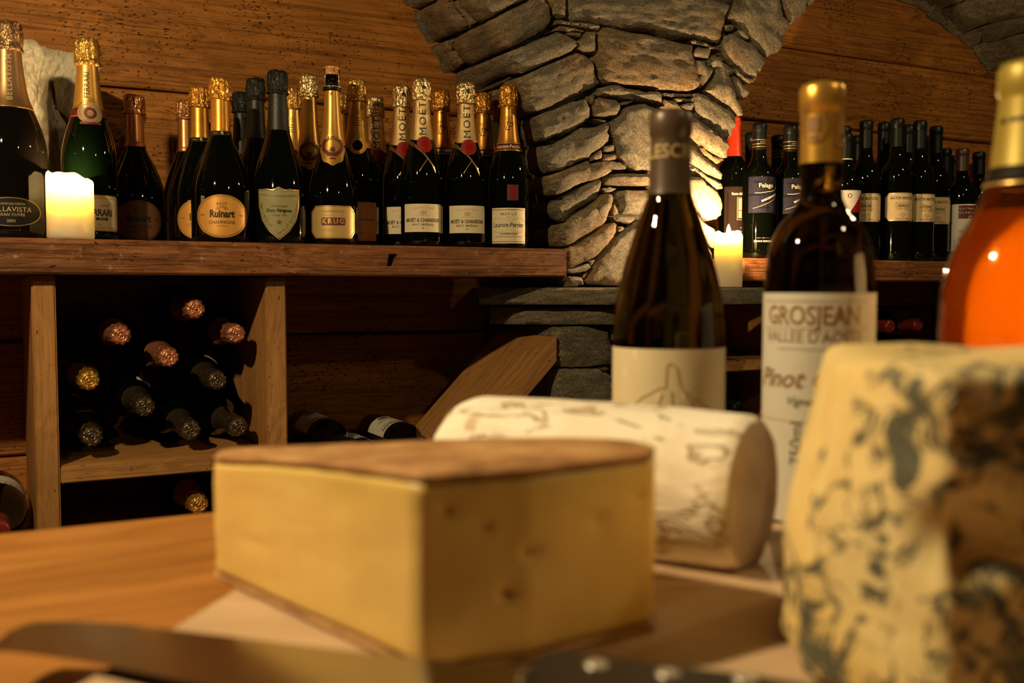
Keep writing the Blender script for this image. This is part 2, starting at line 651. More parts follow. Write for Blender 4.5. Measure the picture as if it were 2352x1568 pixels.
def rect(w, h, n=10):
    w, h = w / 2, h / 2
    p = []
    for i in range(n):
        p.append((-w + 2 * w * i / n, -h))
    for i in range(4):
        p.append((w, -h + 2 * h * i / 4))
    for i in range(n):
        p.append((w - 2 * w * i / n, h))
    for i in range(4):
        p.append((-w, h - 2 * h * i / 4))
    return p


def ellipse(w, h, n=40, ph=0.0):
    return [(w / 2 * cos(2 * pi * i / n + ph), h / 2 * sin(2 * pi * i / n + ph)) for i in range(n)]


def subdiv(pts, n):
    out = []
    for i in range(len(pts)):
        a, b = pts[i], pts[(i + 1) % len(pts)]
        for j in range(n):
            out.append((a[0] + (b[0] - a[0]) * j / n, a[1] + (b[1] - a[1]) * j / n))
    return out


def octo(w, h, c, n=5):
    w, h = w / 2, h / 2
    return subdiv([(-w + c, -h), (w - c, -h), (w, -h + c), (w, h - c), (w - c, h), (-w + c, h), (-w, h - c), (-w, -h + c)], n)


def star(r, n=5, k=0.4):
    return [((r if i % 2 == 0 else r * k) * sin(pi * i / n), (r if i % 2 == 0 else r * k) * cos(pi * i / n)) for i in range(2 * n)]


def bar(x, y, w, h):
    return [(x - w / 2, y - h / 2), (x + w / 2, y - h / 2), (x + w / 2, y + h / 2), (x - w / 2, y + h / 2)]


def stroke(pts, w):
    """polyline as quads"""
    out = []
    for (x0, y0), (x1, y1) in zip(pts, pts[1:]):
        L = sqrt((x1 - x0) ** 2 + (y1 - y0) ** 2) or 1e-6
        nx, ny = -(y1 - y0) / L * w / 2, (x1 - x0) / L * w / 2
        out.append([(x0 + nx, y0 + ny), (x0 - nx, y0 - ny), (x1 - nx, y1 - ny), (x1 + nx, y1 + ny)])
    return out


def face_cam(s, d, turn=0.0):
    return (0, 0, -atan2(s, d) + turn)


# ================================================================== SETTING
Z_FLOOR = -0.92


def plank_box(name, x0, x1, z0, z1, y, th, mat, parent, nx=24, jag=0.0015, seed=0.0):
    """board standing on edge: front at y, waves and chipped edges"""
    vs, fs = [], []
    prof = [(0.0, 0.006), (0.004, 0.001), (0.012, 0.0)]
    zs = [z0 + a for a, _ in prof] + [(z0 + z1) / 2] + [z1 - a for a, _ in reversed(prof)]
    ins = [b for _, b in prof] + [0.0] + [b for _, b in reversed(prof)]
    m = len(zs)
    for i in range(nx + 1):
        x = x0 + (x1 - x0) * i / nx
        for j, (z, b) in enumerate(zip(zs, ins)):
            e = jag * noise.noise(Vector((x * 14, j * 3.1, seed)))
            ee = 0.0035 * noise.noise(Vector((x * 3.0, j // 4 * 9.0, seed))) if j in (0, 1, m - 2, m - 1) else 0
            vs.append((x, y + b + e, z + ee))
        vs.append((x, y + th, z1))
        vs.append((x, y + th, z0))
    M = m + 2
    for i in range(nx):
        for j in range(M):
            j2 = (j + 1) % M
            fs.append((i * M + j, (i + 1) * M + j, (i + 1) * M + j2, i * M + j2))
    fs.append(tuple(range(M))[::-1][::-1])
    fs.append(tuple(nx * M + j for j in range(M))[::-1])
    o = mesh_obj(name, vs, fs, mat, parent)
    return sharp(o, 40)


wall_back = structure('wall_back')
k = 0
for (x0, x1, seams) in ((-1.3, 1.20, [-.92, -.62, -.327, -.103, .15, .402, .98]), (1.205, 4.2, [-.92, -.60, -.33, -.06, .22, .4625, .672, .90, 1.15])):
    for z0, z1 in zip(seams, seams[1:]):
        plank_box('plank', x0, x1, z0 + .002, z1 - .002, 2.16 + 0.003 * sin(k * 2.1), 0.04, M_wallwood, wall_back, seed=k * 5.3)
        k += 1

bm = bmesh.new()
bmesh.ops.create_cube(bm, size=1)
for v in bm.verts:
    v.co = Vector((1.45 + v.co.x * 5.5, 2.235 + v.co.y * .05, .115 + v.co.z * 2.07))
bm_obj('seam_light_block', bm, M_core, wall_back)  # added behind the planks to stop background light showing through their seams

# floor
bm = bmesh.new()
bmesh.ops.create_grid(bm, x_segments=8, y_segments=8, size=1)
for v in bm.verts:
    v.co = Vector((1.3 + v.co.x * 3.4, 0.3 + v.co.y * 2.0, Z_FLOOR))
fl = bm_obj('floor', bm, plain('cellar_floor', (0.12, 0.085, 0.055), 0.8, bscale=20, bstr=0.5))
fl['kind'] = 'structure'

# ---- stone pillar between the two arched niches
D0 = 1.716


def LF(z):
    return .119 + sqrt(max(.02, .907 ** 2 - max(0, z) ** 2))


def LB(z):
    return .119 + sqrt(max(.02, 1.0 - max(0, z) ** 2))


def RF(z):
    return 2.28 - sqrt(max(.02, .907 ** 2 - max(0, z) ** 2))


def jamb(z, d):
    return LF(z) + (LB(z) - LF(z)) * (d - D0) / (2.16 - D0)


def pillar_hit(px, py):
    """point of the pillar's skin behind a point of the survey, and how far that is round the corner"""
    r = ray(px, py)
    p = r * (D0 / r.y)
    if p.x >= LF(p.z):
        return p, min(1.0, (p.x - LF(p.z)) / 0.02)
    a, b = D0, 2.155
    q = r * (b / r.y)
    if q.x < jamb(q.z, b):
        return q, -1.0
    for _ in range(26):
        m = (a + b) / 2
        q = r * (m / r.y)
        if q.x >= jamb(q.z, m):
            b = m
        else:
            a = m
    return q, -min(1.0, (b - D0) / 0.02)


def build_stone(poly, hitf, parent, bulge=0.012, depth=0.07, rough=0.004, ang=None, mat=None, cell=9.0, name='stone', crumple=None, round_px=14.0, shrink=0.0):
    """one stone: outline surveyed in the photograph's pixels, laid on the skin of the masonry with its own face, edges and depth"""
    if shrink:
        m_ = len(poly)
        mx, my = sum(q[0] for q in poly) / m_, sum(q[1] for q in poly) / m_
        poly = [(x - shrink * (x - mx) / max(8, abs(x - mx) + abs(y - my)) * 1.3, y - shrink * (y - my) / max(8, abs(x - mx) + abs(y - my)) * 1.8) for x, y in poly]
    n = len(poly)
    area = sum(poly[i][0] * poly[(i + 1) % n][1] - poly[(i + 1) % n][0] * poly[i][1] for i in range(n))
    if area < 0:
        poly = poly[::-1]
    sd = random.random() * 90
    bd = []
    for i in range(n):
        a, b = poly[i], poly[(i + 1) % n]
        L = sqrt((a[0] - b[0]) ** 2 + (a[1] - b[1]) ** 2)
        kk = max(1, int(L / (cell * 0.8)))
        for j in range(kk):
            t = j / kk
            x, y = a[0] + (b[0] - a[0]) * t, a[1] + (b[1] - a[1]) * t
            bd.append((x + 1.6 * noise.noise(Vector((x * .11, y * .11, sd))), y + 1.6 * noise.noise(Vector((x * .11, y * .11, sd + 30)))))
    nb = len(bd)
    segs = [(bd[i], bd[(i + 1) % nb]) for i in range(nb)]

    def edist(x, y):
        m = 1e9
        for (ax, ay), (bx, by) in segs:
            dx, dy = bx - ax, by - ay
            t = max(0, min(1, ((x - ax) * dx + (y - ay) * dy) / (dx * dx + dy * dy + 1e-9)))
            q = (x - ax - t * dx) ** 2 + (y - ay - t * dy) ** 2
            if q < m:
                m = q
        return sqrt(m)

    def inside(x, y):
        c = False
        for (ax, ay), (bx, by) in segs:
            if (ay > y) != (by > y) and x < (bx - ax) * (y - ay) / (by - ay) + ax:
                c = not c
        return c
    xs = [p[0] for p in bd]
    ys = [p[1] for p in bd]
    pts = [Vector(p) for p in bd]
    dist = [0.0] * nb
    y = min(ys) + cell / 2
    row = 0
    while y < max(ys):
        x = min(xs) + cell * (0.5 if row % 2 else 0.0)
        while x < max(xs):
            qx, qy = x + random.uniform(-1.5, 1.5), y + random.uniform(-1.5, 1.5)
            if inside(qx, qy):
                e = edist(qx, qy)
                if e > cell * 0.33:
                    pts.append(Vector((qx, qy)))
                    dist.append(e)
            x += cell
        y += cell * 0.87
        row += 1
    vo, _, fo, _, _, _ = delaunay_2d_cdt(pts, [(i, (i + 1) % nb) for i in range(nb)], [], 1, 1e-4)
    if len(vo) != len(pts):
        dist = [edist(v.x, v.y) for v in vo]
        dist[:nb] = [0.0] * nb
    cx, cy = sum(xs) / nb, sum(ys) / nb
    if ang is None:
        sxx = sum((p[0] - cx) ** 2 for p in bd)
        syy = sum((p[1] - cy) ** 2 for p in bd)
        sxy = sum((p[0] - cx) * (p[1] - cy) for p in bd)
        ang = 0.5 * atan2(2 * sxy, sxx - syy)
    ca, sa = cos(ang), sin(ang)
    lift = random.uniform(-0.004, 0.006)
    tx, ty = random.uniform(-.00006, .00006), random.uniform(-.00006, .00006)
    verts, uvs = [], []
    norms = []
    for v, e in zip(vo, dist):
        p, c = hitf(v.x, v.y)
        f = smooth((c + 1) / 2)
        nrm = Vector((-(1 - f), -f * 0.999 - 0.001, 0))
        if p.z > 0.1:
            nrm.z = -(1 - f) * p.z
        nrm.normalize()
        u, vv = (v.x - cx) * ca + (v.y - cy) * sa, -(v.x - cx) * sa + (v.y - cy) * ca
        if crumple:
            h = crumple(v.x, v.y, e)
        else:
            h = bulge * (1 - exp(-e / round_px)) + lift + tx * u + ty * vv
            h += rough * (noise.noise(Vector((u * .022, vv * .07, sd))) + 0.55 * noise.noise(Vector((u * .07, vv * .26, sd + 7)))) + 0.35 * rough * abs(noise.noise(Vector((u * .05, vv * .13, sd + 17))))
        verts.append(p + nrm * h)
        norms.append(nrm)
        uvs.append((u * .00095, vv * .00095))
    faces = []
    for f in fo:
        a, b, c = [vo[i] for i in f[:3]]
        cr = (b.x - a.x) * (c.y - a.y) - (b.y - a.y) * (c.x - a.x)
        if inside((a.x + b.x + c.x) / 3, (a.y + b.y + c.y) / 3):
            faces.append(tuple(f) if cr < 0 else tuple(f)[::-1])
    base = len(verts)
    for i in range(nb):
        verts.append(verts[i] - norms[i] * depth)
        uvs.append((uvs[i][0], uvs[i][1] + .01))
    for i in range(nb):
        j = (i + 1) % nb
        faces.append((i, j, base + j, base + i))
    faces.append(tuple(base + i for i in range(nb)))
    # boundary may be listed either way round: make normals agree
    me_o = mesh_obj(name, verts, faces, mat or M_stone, parent, True, uvs)
    bm = bmesh.new()
    bm.from_mesh(me_o.data)
    bmesh.ops.recalc_face_normals(bm, faces=bm.faces[:])
    bm.to_mesh(me_o.data)
    bm.free()
    return sharp(me_o, 38)


CROPS = {'A': (900, 0, 5.2275), 'B': (1200, 0, 5.2275), 'C': (1500, 0, 5.2275), 'D': (1180, 240, 6.534), 'E': (1180, 440, 6.534), 'F': (1500, 200, 6.533), 'G': (1560, 400, 5.225), 'H': (1850, 0, 4.685), 'P': (0, 0, 1)}
STONES = '''A 60,-60 600,-60 545,0 470,38 290,128 230,108 150,50
A 225,180 290,142 520,22 560,-60 740,-60 722,15 790,135 865,232 965,315 900,345 480,528 400,488 330,390 270,290
A 738,15 800,60 860,140 930,230 975,298 945,303 868,222 795,130
A 745,-60 1620,-60 1600,0 1490,28 1300,150 1060,285 1000,280 960,235 850,120 775,20
A 755,465 890,385 960,348 1050,305 1300,168 1480,80 1640,5 1640,-60 1870,-60 1880,10 1920,70 1940,190 1925,260 1850,350 1560,515 1280,635 1060,735 930,773 862,740 802,650 745,560
A 465,560 620,490 715,465 742,485 738,600 795,680 850,765 760,850 640,890 600,840 570,720 540,650 475,610
A 740,900 860,835 1080,752 1300,655 1580,545 1790,455 1970,390 2070,430 2183,500 2188,560 2138,620 1870,745 1570,882 1420,905 1180,975 1040,1085 990,1150 800,1180 760,1130 735,1000
A 1175,1020 1400,930 1425,940 1300,1015 1200,1065 1065,1100 1055,1085
A 1320,1045 1400,965 1560,915 1868,768 2038,700 2208,620 2318,655 2398,705 2448,770 2463,860 2493,940 2525,990 2448,1045 2268,1125 2068,1215 1700,1362 1568,1408 1490,1430 1400,1300 1310,1150
A 1150,1100 1260,1060 1310,1100 1330,1250 1420,1400 1400,1460 1200,1480 1130,1300
B 330,-60 515,-60 520,120 515,215 480,212 392,178 372,100 342,10
B 540,-60 533,100 550,205 600,245 900,280 1180,338 1500,340 1650,375 1760,425 1900,450 2090,455 2168,476 2355,518 2390,480 2405,380 2430,290 2462,150 2505,70 2470,42 2308,5 2300,-60
B 388,248 440,242 600,266 918,307 928,330 908,372 740,348 540,308 392,288
B 300,388 400,348 430,315 560,335 730,372 710,388 500,384 400,374
B 517,405 560,380 700,387 712,397 710,440 640,438 540,420
B 762,370 885,380 876,430 884,560 880,638 790,637 702,618 643,593 636,550 664,500 724,440
B 910,380 942,328 1000,324 1160,360 1290,385 1520,415 1700,455 1900,525 2036,545 2028,620 2038,680 2066,720 2072,800 2108,880 2122,1000 2088,1068 2000,1100 1900,1095 1700,1074 1500,1045 1240,1030 1000,995 952,958 928,920 900,800 870,720 892,600 890,470
B 852,1140 932,1052 1050,1020 1140,1025 1220,1055 1340,1065 1420,1075 1490,1108 1560,1090 1660,1100 1692,1122 1687,1232 1590,1228 1400,1206 1250,1196 1100,1168 880,1158
B 848,1192 900,1168 1020,1183 1120,1208 1167,1242 1169,1310 1118,1398 1060,1422 960,1417 852,1397 830,1340
D 50,252 230,195 543,88 868,-42 1056,-88 1105,-30 1138,44 1150,188 1087,233 1017,306 850,415 700,464 480,540 320,585 120,655 60,500
B 800,1142 843,1150 828,1258 800,1200
B 1178,1232 1318,1213 1240,1258 1182,1268
D 1606,70 1731,7 1931,-24 2081,32 2260,100 2400,250 2420,600 2350,900 2200,1005 2050,1015 1840,1005 1750,955 1690,905 1573,790 1524,650 1485,500 1434,380 1444,270 1562,150
C 130,1112 478,1132 473,1158 140,1153
C 960,62 1020,47 1080,62 1064,0 1080,-60 1480,-60 1528,80 1556,190 1638,290 1628,340 1588,380 1568,450 1573,530 1538,580 1498,630 1380,688 1334,650 1244,560 1154,468 1114,398 1044,306 962,238 892,215 922,130
C 1533,-60 1838,-60 1833,140 1758,210 1660,303 1624,250 1574,170 1544,90
C 1848,-60 2000,-60 1950,0 1900,60 1852,80
C 873,302 930,282 983,302 988,345 950,373 873,368
C 1002,372 1060,367 1098,402 1132,450 1128,476 1080,458 1032,410
C 853,422 960,387 1060,452 1150,495 1246,572 1352,700 1352,760 1306,850 1268,880 1238,970 1205,945 1100,900 1000,790 960,785 832,648 803,590 832,500
C 980,825 1100,925 1220,965 1208,990 1150,1008 1050,930 978,880
C 392,500 460,483 620,513 738,573 798,610 740,598 600,558 480,528
C 492,592 530,568 678,597 683,630 653,708 560,688 468,665
C 517,712 638,712 646,780 754,812 718,900 622,1035 568,1075 548,1000 563,900 524,830
C 662,712 702,662 800,672 828,722 928,802 962,850 948,890 908,903 942,990 972,1100 992,1200 1038,1240 1043,1330 1053,1396 1000,1358 930,1297 800,1207 680,1126 606,1096 702,960 762,820 654,778
C 918,907 990,892 1058,942 1088,1002 1178,1060 1188,1100 1148,1158 1040,1212 992,1190 953,1080 943,970
F 592,92 660,83 758,103 848,173 948,215 1048,293 1178,365 1247,432 1272,500 1282,580 1227,640 1217,718 1168,766 1110,790 1052,766 952,656 852,576 762,506 654,426 614,330 604,220
F 333,167 608,177 598,213 460,213 392,218
F 433,260 480,237 578,242 592,290 568,348 500,348 433,290
F 172,177 300,202 340,193 448,330 515,370 300,330 212,260
F 480,480 580,455 680,505 758,565 858,625 948,705 1028,784 1108,824 1122,880 1097,958 1067,1078 1000,1068 860,998 742,938 692,850 602,760 480,695
F 722,922 880,1042 1048,1082 1048,1108 940,1156 862,1098 762,1010
F 480,842 600,883 698,964 858,1104 938,1174 1028,1264 1057,1320 1038,1396 900,1346 702,1247 582,1167 480,1116
F 480,1120 700,1254 850,1344 1000,1424 1042,1500 1037,1528 980,1536 850,1446 700,1336 560,1250
G 0,20 150,22 230,33 328,122 448,213 487,260 507,370 492,498 438,547 330,572 252,518 184,420 0,330
G 0,345 180,432 250,532 330,593 428,662 447,710 418,760 408,898 340,858 282,788 100,698 0,560
G 100,810 290,832 350,882 388,960 388,1048 340,1018 200,948
D 140,700 250,645 560,628 700,538 850,448 1010,338 1300,328 1390,264 1421,310 1396,400 1426,470 1406,550 1318,636 1150,745 1120,804 900,904 700,984 580,1015 400,1054 200,1055 130,850
D 1172,212 1388,242 1378,268 1292,258
D 1342,632 1420,602 1498,612 1502,698 1400,718 1342,698
D 1132,800 1182,762 1308,673 1327,720 1316,808 1180,848 1150,858
D 1357,748 1518,743 1552,800 1527,833 1338,838
D 1322,852 1480,843 1600,873 1686,940 1677,968 1540,982 1452,968
D 200,1200 300,1110 480,1073 660,1015 870,926 1100,842 1130,893 1280,855 1398,913 1466,1000 1400,1046 1250,1115 1100,1155 900,1234 700,1344 560,1389 440,1386 250,1330
D 1352,1102 1480,1034 1740,1014 1860,1029 2070,1044 2200,1054 2200,1218 1900,1221 1600,1216 1380,1196 1347,1150
D 1563,1293 1700,1272 1850,1275 2200,1270 2190,1550 2150,1672 1990,1672 1750,1665 1558,1650 1562,1500 1553,1400
D 1332,1252 1450,1238 1547,1267 1488,1308 1400,1317 1332,1288
E 250,180 440,152 560,133 700,123 800,44 980,-56 1200,-166 1328,-195 1337,-140 1297,0 1267,98 1100,195 950,285 820,385 738,465 600,456 500,417 300,400
E 330,600 480,562 600,504 750,464 850,384 1040,264 1250,114 1322,44 1400,24 1447,44 1452,180 1407,300 1377,430 1346,478 1250,536 1070,656 870,776 740,836 560,856 380,850
E 1483,182 1528,262 1556,330 1480,366 1434,280
E 1493,392 1600,378 1816,388 1812,430 1740,482 1620,467 1513,430
E 1553,513 1640,518 1666,570 1600,607 1553,598
E 700,880 900,804 1080,684 1250,564 1400,484 1500,454 1536,484 1526,600 1478,676 1398,796 1290,896 1200,996 1000,1076 860,1146 740,1170 700,1000
E 740,1170 900,1144 1100,1074 1147,1130 1078,1187 980,1216 740,1240
E 1122,1042 1218,1012 1198,1088 1152,1118
E 400,1262 900,1267 1020,1283 1042,1340 1057,1396 900,1426 600,1436 300,1436 340,1300
E 1042,1262 1118,1203 1108,1250 1050,1308
E 1084,1350 1133,1243 1203,1103 1253,1003 1403,823 1503,693 1620,604 1750,524 1860,434 1980,404 2200,420 2300,700 2250,1200 2100,1430 1800,1428 1400,1418 1122,1388'''.split('\n')
wall_mid = structure('wall_middle')
NM = 0
for line in STONES:
    parts = line.split()
    ox, oy, sc = CROPS[parts[0]]
    pl = [(ox + float(q.split(',')[0]) / sc, oy + float(q.split(',')[1]) / sc) for q in parts[1:]]
    w_ = max(p[0] for p in pl) - min(p[0] for p in pl)
    h_ = max(p[1] for p in pl) - min(p[1] for p in pl)
    small = w_ * h_ < 1800
    build_stone(pl, pillar_hit, wall_mid, bulge=0.004 if small else 0.011, depth=0.05, rough=0.002 if small else 0.0042, cell=5.0 if small else 7.5, round_px=4 if small else 6, shrink=.7 if small else 1.6)


# lower pillar, seen left of the burgundy bottle, and its side behind the leaning board
def low_hit(px, py):
    r = ray(px, py)
    p = r * (1.74 / r.y)
    if p.x >= 1.024:
        return p, min(1.0, (p.x - 1.024) / .02)
    q = r * (1.024 / r.x)
    if q.y > 2.155:
        return r * (2.155 / r.y), -1.0
    return q, -min(1.0, (q.y - 1.74) / .02)


LOW = ['1150,748 1240,748 1300,750 1345,748 1392,762 1398,790 1404,812 1400,835 1330,842 1240,842 1170,830',
       '1347,700 1420,702 1500,704 1500,740 1440,742 1380,742', '1398,752 1440,750 1500,752 1500,790 1440,792 1405,782',
       '1200,848 1290,846 1372,846 1388,862 1402,885 1404,912 1404,940 1290,945 1215,940',
       '1408,790 1416,800 1414,815 1408,818 1402,806', '1372,842 1392,842 1400,848 1388,852', '1392,856 1402,862 1400,874 1390,868',
       '1412,822 1500,822 1560,824 1560,900 1500,905 1412,905', '1508,704 1600,704 1605,780 1600,815 1510,815',
       '1215,950 1300,950 1404,948 1404,1040 1215,1040', '1412,912 1560,910 1600,912 1600,1040 1412,1040']
for line in LOW:
    pl = [tuple(float(a) for a in q.split(',')) for q in line.split()]
    build_stone(pl, low_hit, wall_mid, bulge=0.008, depth=0.05, rough=0.004, cell=9, round_px=8)


def slab(poly, z0, z1, parent, seed, name='stone'):
    """flat bedded slab, plan outline poly, broken front edge"""
    pts = subdiv(poly, 10)
    n = len(pts)
    lv = [z0, z0 + .006, (z0 + z1) / 2, z1 - .005, z1]
    vs = []
    cx = sum(p[0] for p in pts) / n
    cy = sum(p[1] for p in pts) / n
    for li, z in enumerate(lv):
        ins = .005 if li in (0, 4) else 0
        for x, y in pts:
            e = .006 * noise.noise(Vector((x * 22, z * 160, seed))) + .010 * noise.noise(Vector((x * 6, z * 30, seed + 4)))
            if y > 2.1:
                e = 0
            vs.append((x, y + e + ins, z + (.0012 * noise.noise(Vector((x * 18, y * 9, seed + li))) if li in (0,) else 0)))
    fs = []
    for li in range(4):
        for i in range(n):
            j = (i + 1) % n
            fs.append((li * n + i, li * n + j, (li + 1) * n + j, (li + 1) * n + i))
    fs.append(tuple(range(n))[::-1])
    fs.append(tuple(4 * n + i for i in range(n)))
    o = mesh_obj(name, vs, fs, M_stone, parent, True, [(v[0], v[2] * 1.0 + v[1] * .3) for v in vs])
    return sharp(o, 40)


slab([(1.03, 2.15), (.875, 1.80), (.94, 1.75), (1.02, 1.70), (1.16, 1.62), (1.36, 1.598), (1.60, 1.60), (1.60, 1.76), (1.38, 1.78), (1.33, 2.15)], -.034, 0.0, wall_mid, 3)
slab([(1.08, 2.15), (.93, 1.86), (.965, 1.77), (1.10, 1.70), (1.34, 1.665), (1.34, 2.15)], -.0745, -.040, wall_mid, 8)

# core of the pillar behind the joints, its colour darkened for their shade
def core_mesh():
    vs, fs = [], []
    zs = [.004 + i * .08 for i in range(15)]
    for z in zs:
        a, b, c = LF(z) + .03, RF(z) - .03, LB(z) + .03
        vs += [(a, D0 + .032, z), (b, D0 + .032, z), (b, 2.158, z), (min(c, b - .02), 2.158, z)]
    for i in range(len(zs) - 1):
        for k_ in range(4):
            k2 = (k_ + 1) % 4
            fs.append((i * 4 + k_, i * 4 + k2, (i + 1) * 4 + k2, (i + 1) * 4 + k_))
    fs += [(0, 1, 2, 3), tuple(4 * (len(zs) - 1) + q for q in (3, 2, 1, 0))]
    return vs, fs


vs, fs = core_mesh()
o = mesh_obj('mortar_core', vs, fs, M_core, wall_mid, False)
bm = bmesh.new()
bmesh.ops.create_cube(bm, size=1)
for v in bm.verts:
    v.co = Vector((1.195 + v.co.x * .27, 1.965 + v.co.y * .38, (-.078 + Z_FLOOR) / 2 + v.co.z * (-.078 - Z_FLOOR)))
bm_obj('mortar_core', bm, M_core, wall_mid)

# ---- right niche: intrados of its arch, right half
wall_right = structure('wall_right')
RC, RR = 2.28, .918


def arch_hit(px, py):
    r = ray(px, py)
    a, b = 0.6, 4.5
    # first point where the ray leaves the barrel
    t = 0.8
    q = r * t
    while t < 4.5:
        q = r * t
        if q.x > RC - .5 and (q.x - RC) ** 2 + q.z ** 2 >= RR ** 2 and q.y > 1.2:
            break
        t += .004
    q = r * t
    if q.y > 2.155:
        q = r * (2.155 / r.y)
    return q, -1.0


ARCH = ['H 900,-140 1500,-140 1800,-100 1680,20 1540,60 1420,110 1320,122 1200,60 1120,30 1000,-20',
        'H 1330,135 1420,120 1560,75 1700,20 1820,-80 2500,-80 2500,140 2200,190 1950,250 1700,340 1640,365 1560,330 1480,240 1460,215 1380,190',
        'H 1650,372 1830,320 1890,370 1885,450 1810,480 1770,500 1700,430',
        'H 1840,315 2000,255 2350,165 2500,150 2500,320 2350,350 2200,385 2050,435 1905,455 1898,380',
        'H 1790,500 1900,465 2060,445 2220,398 2500,335 2500,640 2300,660 2100,700 2030,755 1955,750 1935,690 1880,670 1840,600']


def rhit(px, py):
    q, c = arch_hit(px, py)
    return q, c


for line in ARCH:
    parts = line.split()
    ox, oy, sc = CROPS[parts[0]]
    pl = [(ox + float(q.split(',')[0]) / sc, oy + float(q.split(',')[1]) / sc) for q in parts[1:]]
    build_stone(pl, rhit, wall_right, bulge=0.006, depth=0.05, rough=0.005, cell=13, round_px=14)
# core: barrel behind the arch stones and the far jamb
vs, fs = [], []
na = 14
for i in range(na + 1):
    a = radians(-4 + i * 7.0)
    rr_ = RR + .028
    x, z = RC + rr_ * cos(a), rr_ * sin(a)
    vs += [(x, 1.60, z), (x, 2.16, z), (RC + 1.25 * cos(a), 2.16, 1.25 * sin(a)), (RC + 1.25 * cos(a), 1.60, 1.25 * sin(a))]
for i in range(na):
    for q in range(4):
        q2 = (q + 1) % 4
        fs.append((i * 4 + q, i * 4 + q2, i * 4 + 4 + q2, i * 4 + 4 + q))
fs += [(0, 1, 2, 3), tuple(na * 4 + q for q in (3, 2, 1, 0))]
mesh_obj('mortar_core', vs, fs, M_core, wall_right, False)

# ================================================================== SHELVES AND RACKS
def prism(name, plan, z0, z1, mat, parent, bev=0.004, nz=3, jag=.002, seed=0.0, nsub=14):
    """horizontal board with worn edges from a plan outline (counter-clockwise seen from above)"""
    pts = subdiv(plan, nsub)
    n = len(pts)
    lv = [(z0, bev), (z0 + bev, 0)] + [(z0 + (z1 - z0) * i / (nz + 1), 0) for i in range(1, nz + 1)] + [(z1 - bev, 0), (z1, bev)]
    vs, fs = [], []
    nr = []
    for i in range(n):
        a, b = pts[i - 1], pts[(i + 1) % n]
        dx, dy = b[0] - a[0], b[1] - a[1]
        L = sqrt(dx * dx + dy * dy) or 1
        nr.append((dy / L, -dx / L))
    for li, (z, ins) in enumerate(lv):
        for (x, y), (nx_, ny_) in zip(pts, nr):
            e = jag * noise.noise(Vector((x * 30, y * 30, z * 70 + seed))) - ins * (1 + .8 * noise.noise(Vector((x * 12, y * 12, seed))))
            vs.append((x + nx_ * e, y + ny_ * e, z))
    m = len(lv)
    for li in range(m - 1):
        for i in range(n):
            j = (i + 1) % n
            fs.append((li * n + i, li * n + j, (li + 1) * n + j, (li + 1) * n + i))
    fs.append(tuple(range(n))[::-1])
    fs.append(tuple((m - 1) * n + i for i in range(n)))
    o = mesh_obj(name, vs, fs, mat, parent)
    return sharp(o, 35)


SH_T, SH_B = 0.0752, 0.0205
shelf = thing('shelf', 'thick old wooden shelf board under the champagne bottles, ending at the stone pillar', 'shelf', (0, 1.69, SH_B))
o = prism('shelf_board', [(-1.0, 0.0), (1.012, 0.0), (1.012, .018), (.95, .022), (.95, .45), (-1.0, .45)], 0, SH_T - SH_B, M_shelfwood, shelf, bev=.0035, jag=.0028, seed=2, nsub=26)
# mortise hole cut in the front of the shelf
cut = bpy.data.meshes.new('notch')
bm = bmesh.new()
q0 = [on_d(x, y, 1.69) for x, y in ((893, 583), (913, 583), (903, 611), (887, 611))]
va = [bm.verts.new((p.x, -.02, p.z - SH_B)) for p in q0]
vb = [bm.verts.new((p.x, .03, p.z - SH_B)) for p in q0]
bm.faces.new(va)
bm.faces.new(vb[::-1])
for i in range(4):
    bm.faces.new((va[i], vb[i], vb[(i + 1) % 4], va[(i + 1) % 4]))
bmesh.ops.recalc_face_normals(bm, faces=bm.faces[:])
bm.to_mesh(cut)
bm.free()
co = bpy.data.objects.new('notch_cutter', cut)
COL.objects.link(co)
co.parent = shelf
md = o.modifiers.new('notch', 'BOOLEAN')
md.object = co
md.solver = 'EXACT'
bpy.context.view_layer.update()
me = bpy.data.meshes.new_from_object(o.evaluated_get(bpy.context.evaluated_depsgraph_get()))
o.modifiers.clear()
o.data = me
bpy.data.objects.remove(co)

rack = thing('wine_rack', 'light brown wooden rack of posts, shelf and slanting board below the champagne shelf', 'rack', (0, 1.72, Z_FLOOR))
ZF = -Z_FLOOR


def box(name, x0, x1, y0, y1, z0, z1, mat, parent, bev=.0025, org=(0, 1.72, Z_FLOOR)):
    bm = bmesh.new()
    bmesh.ops.create_cube(bm, size=1)
    for v in bm.verts:
        v.co = Vector(((x0 + x1) / 2 + v.co.x * (x1 - x0) - org[0], (y0 + y1) / 2 + v.co.y * (y1 - y0) - org[1], (z0 + z1) / 2 + v.co.z * (z1 - z0) - org[2]))
    if bev:
        bmesh.ops.bevel(bm, geom=bm.edges[:], offset=bev, segments=2, affect='EDGES')
    return bm_obj(name, bm, mat, parent)


box('upright', .0655, .0998, 1.72, 2.15, Z_FLOOR, .0195, M_rackwood, rack)
box('upright', .429, .464, 1.72, 2.15, Z_FLOOR, .0195, M_rackwood, rack)
box('lower_shelf', .1003, .4285, 1.722, 2.15, -.311, -.2825, M_rackwood_x, rack)
box('lower_shelf', .1003, .4285, 1.722, 2.15, -.446, -.417, M_rackwood_x, rack)
box('lower_shelf', -.60, .065, 1.722, 2.15, -.452, -.422, M_rackwood_x, rack)
box('lower_shelf', .4645, 1.0, 1.722, 2.0, -.70, -.67, M_rackwood_x, rack)
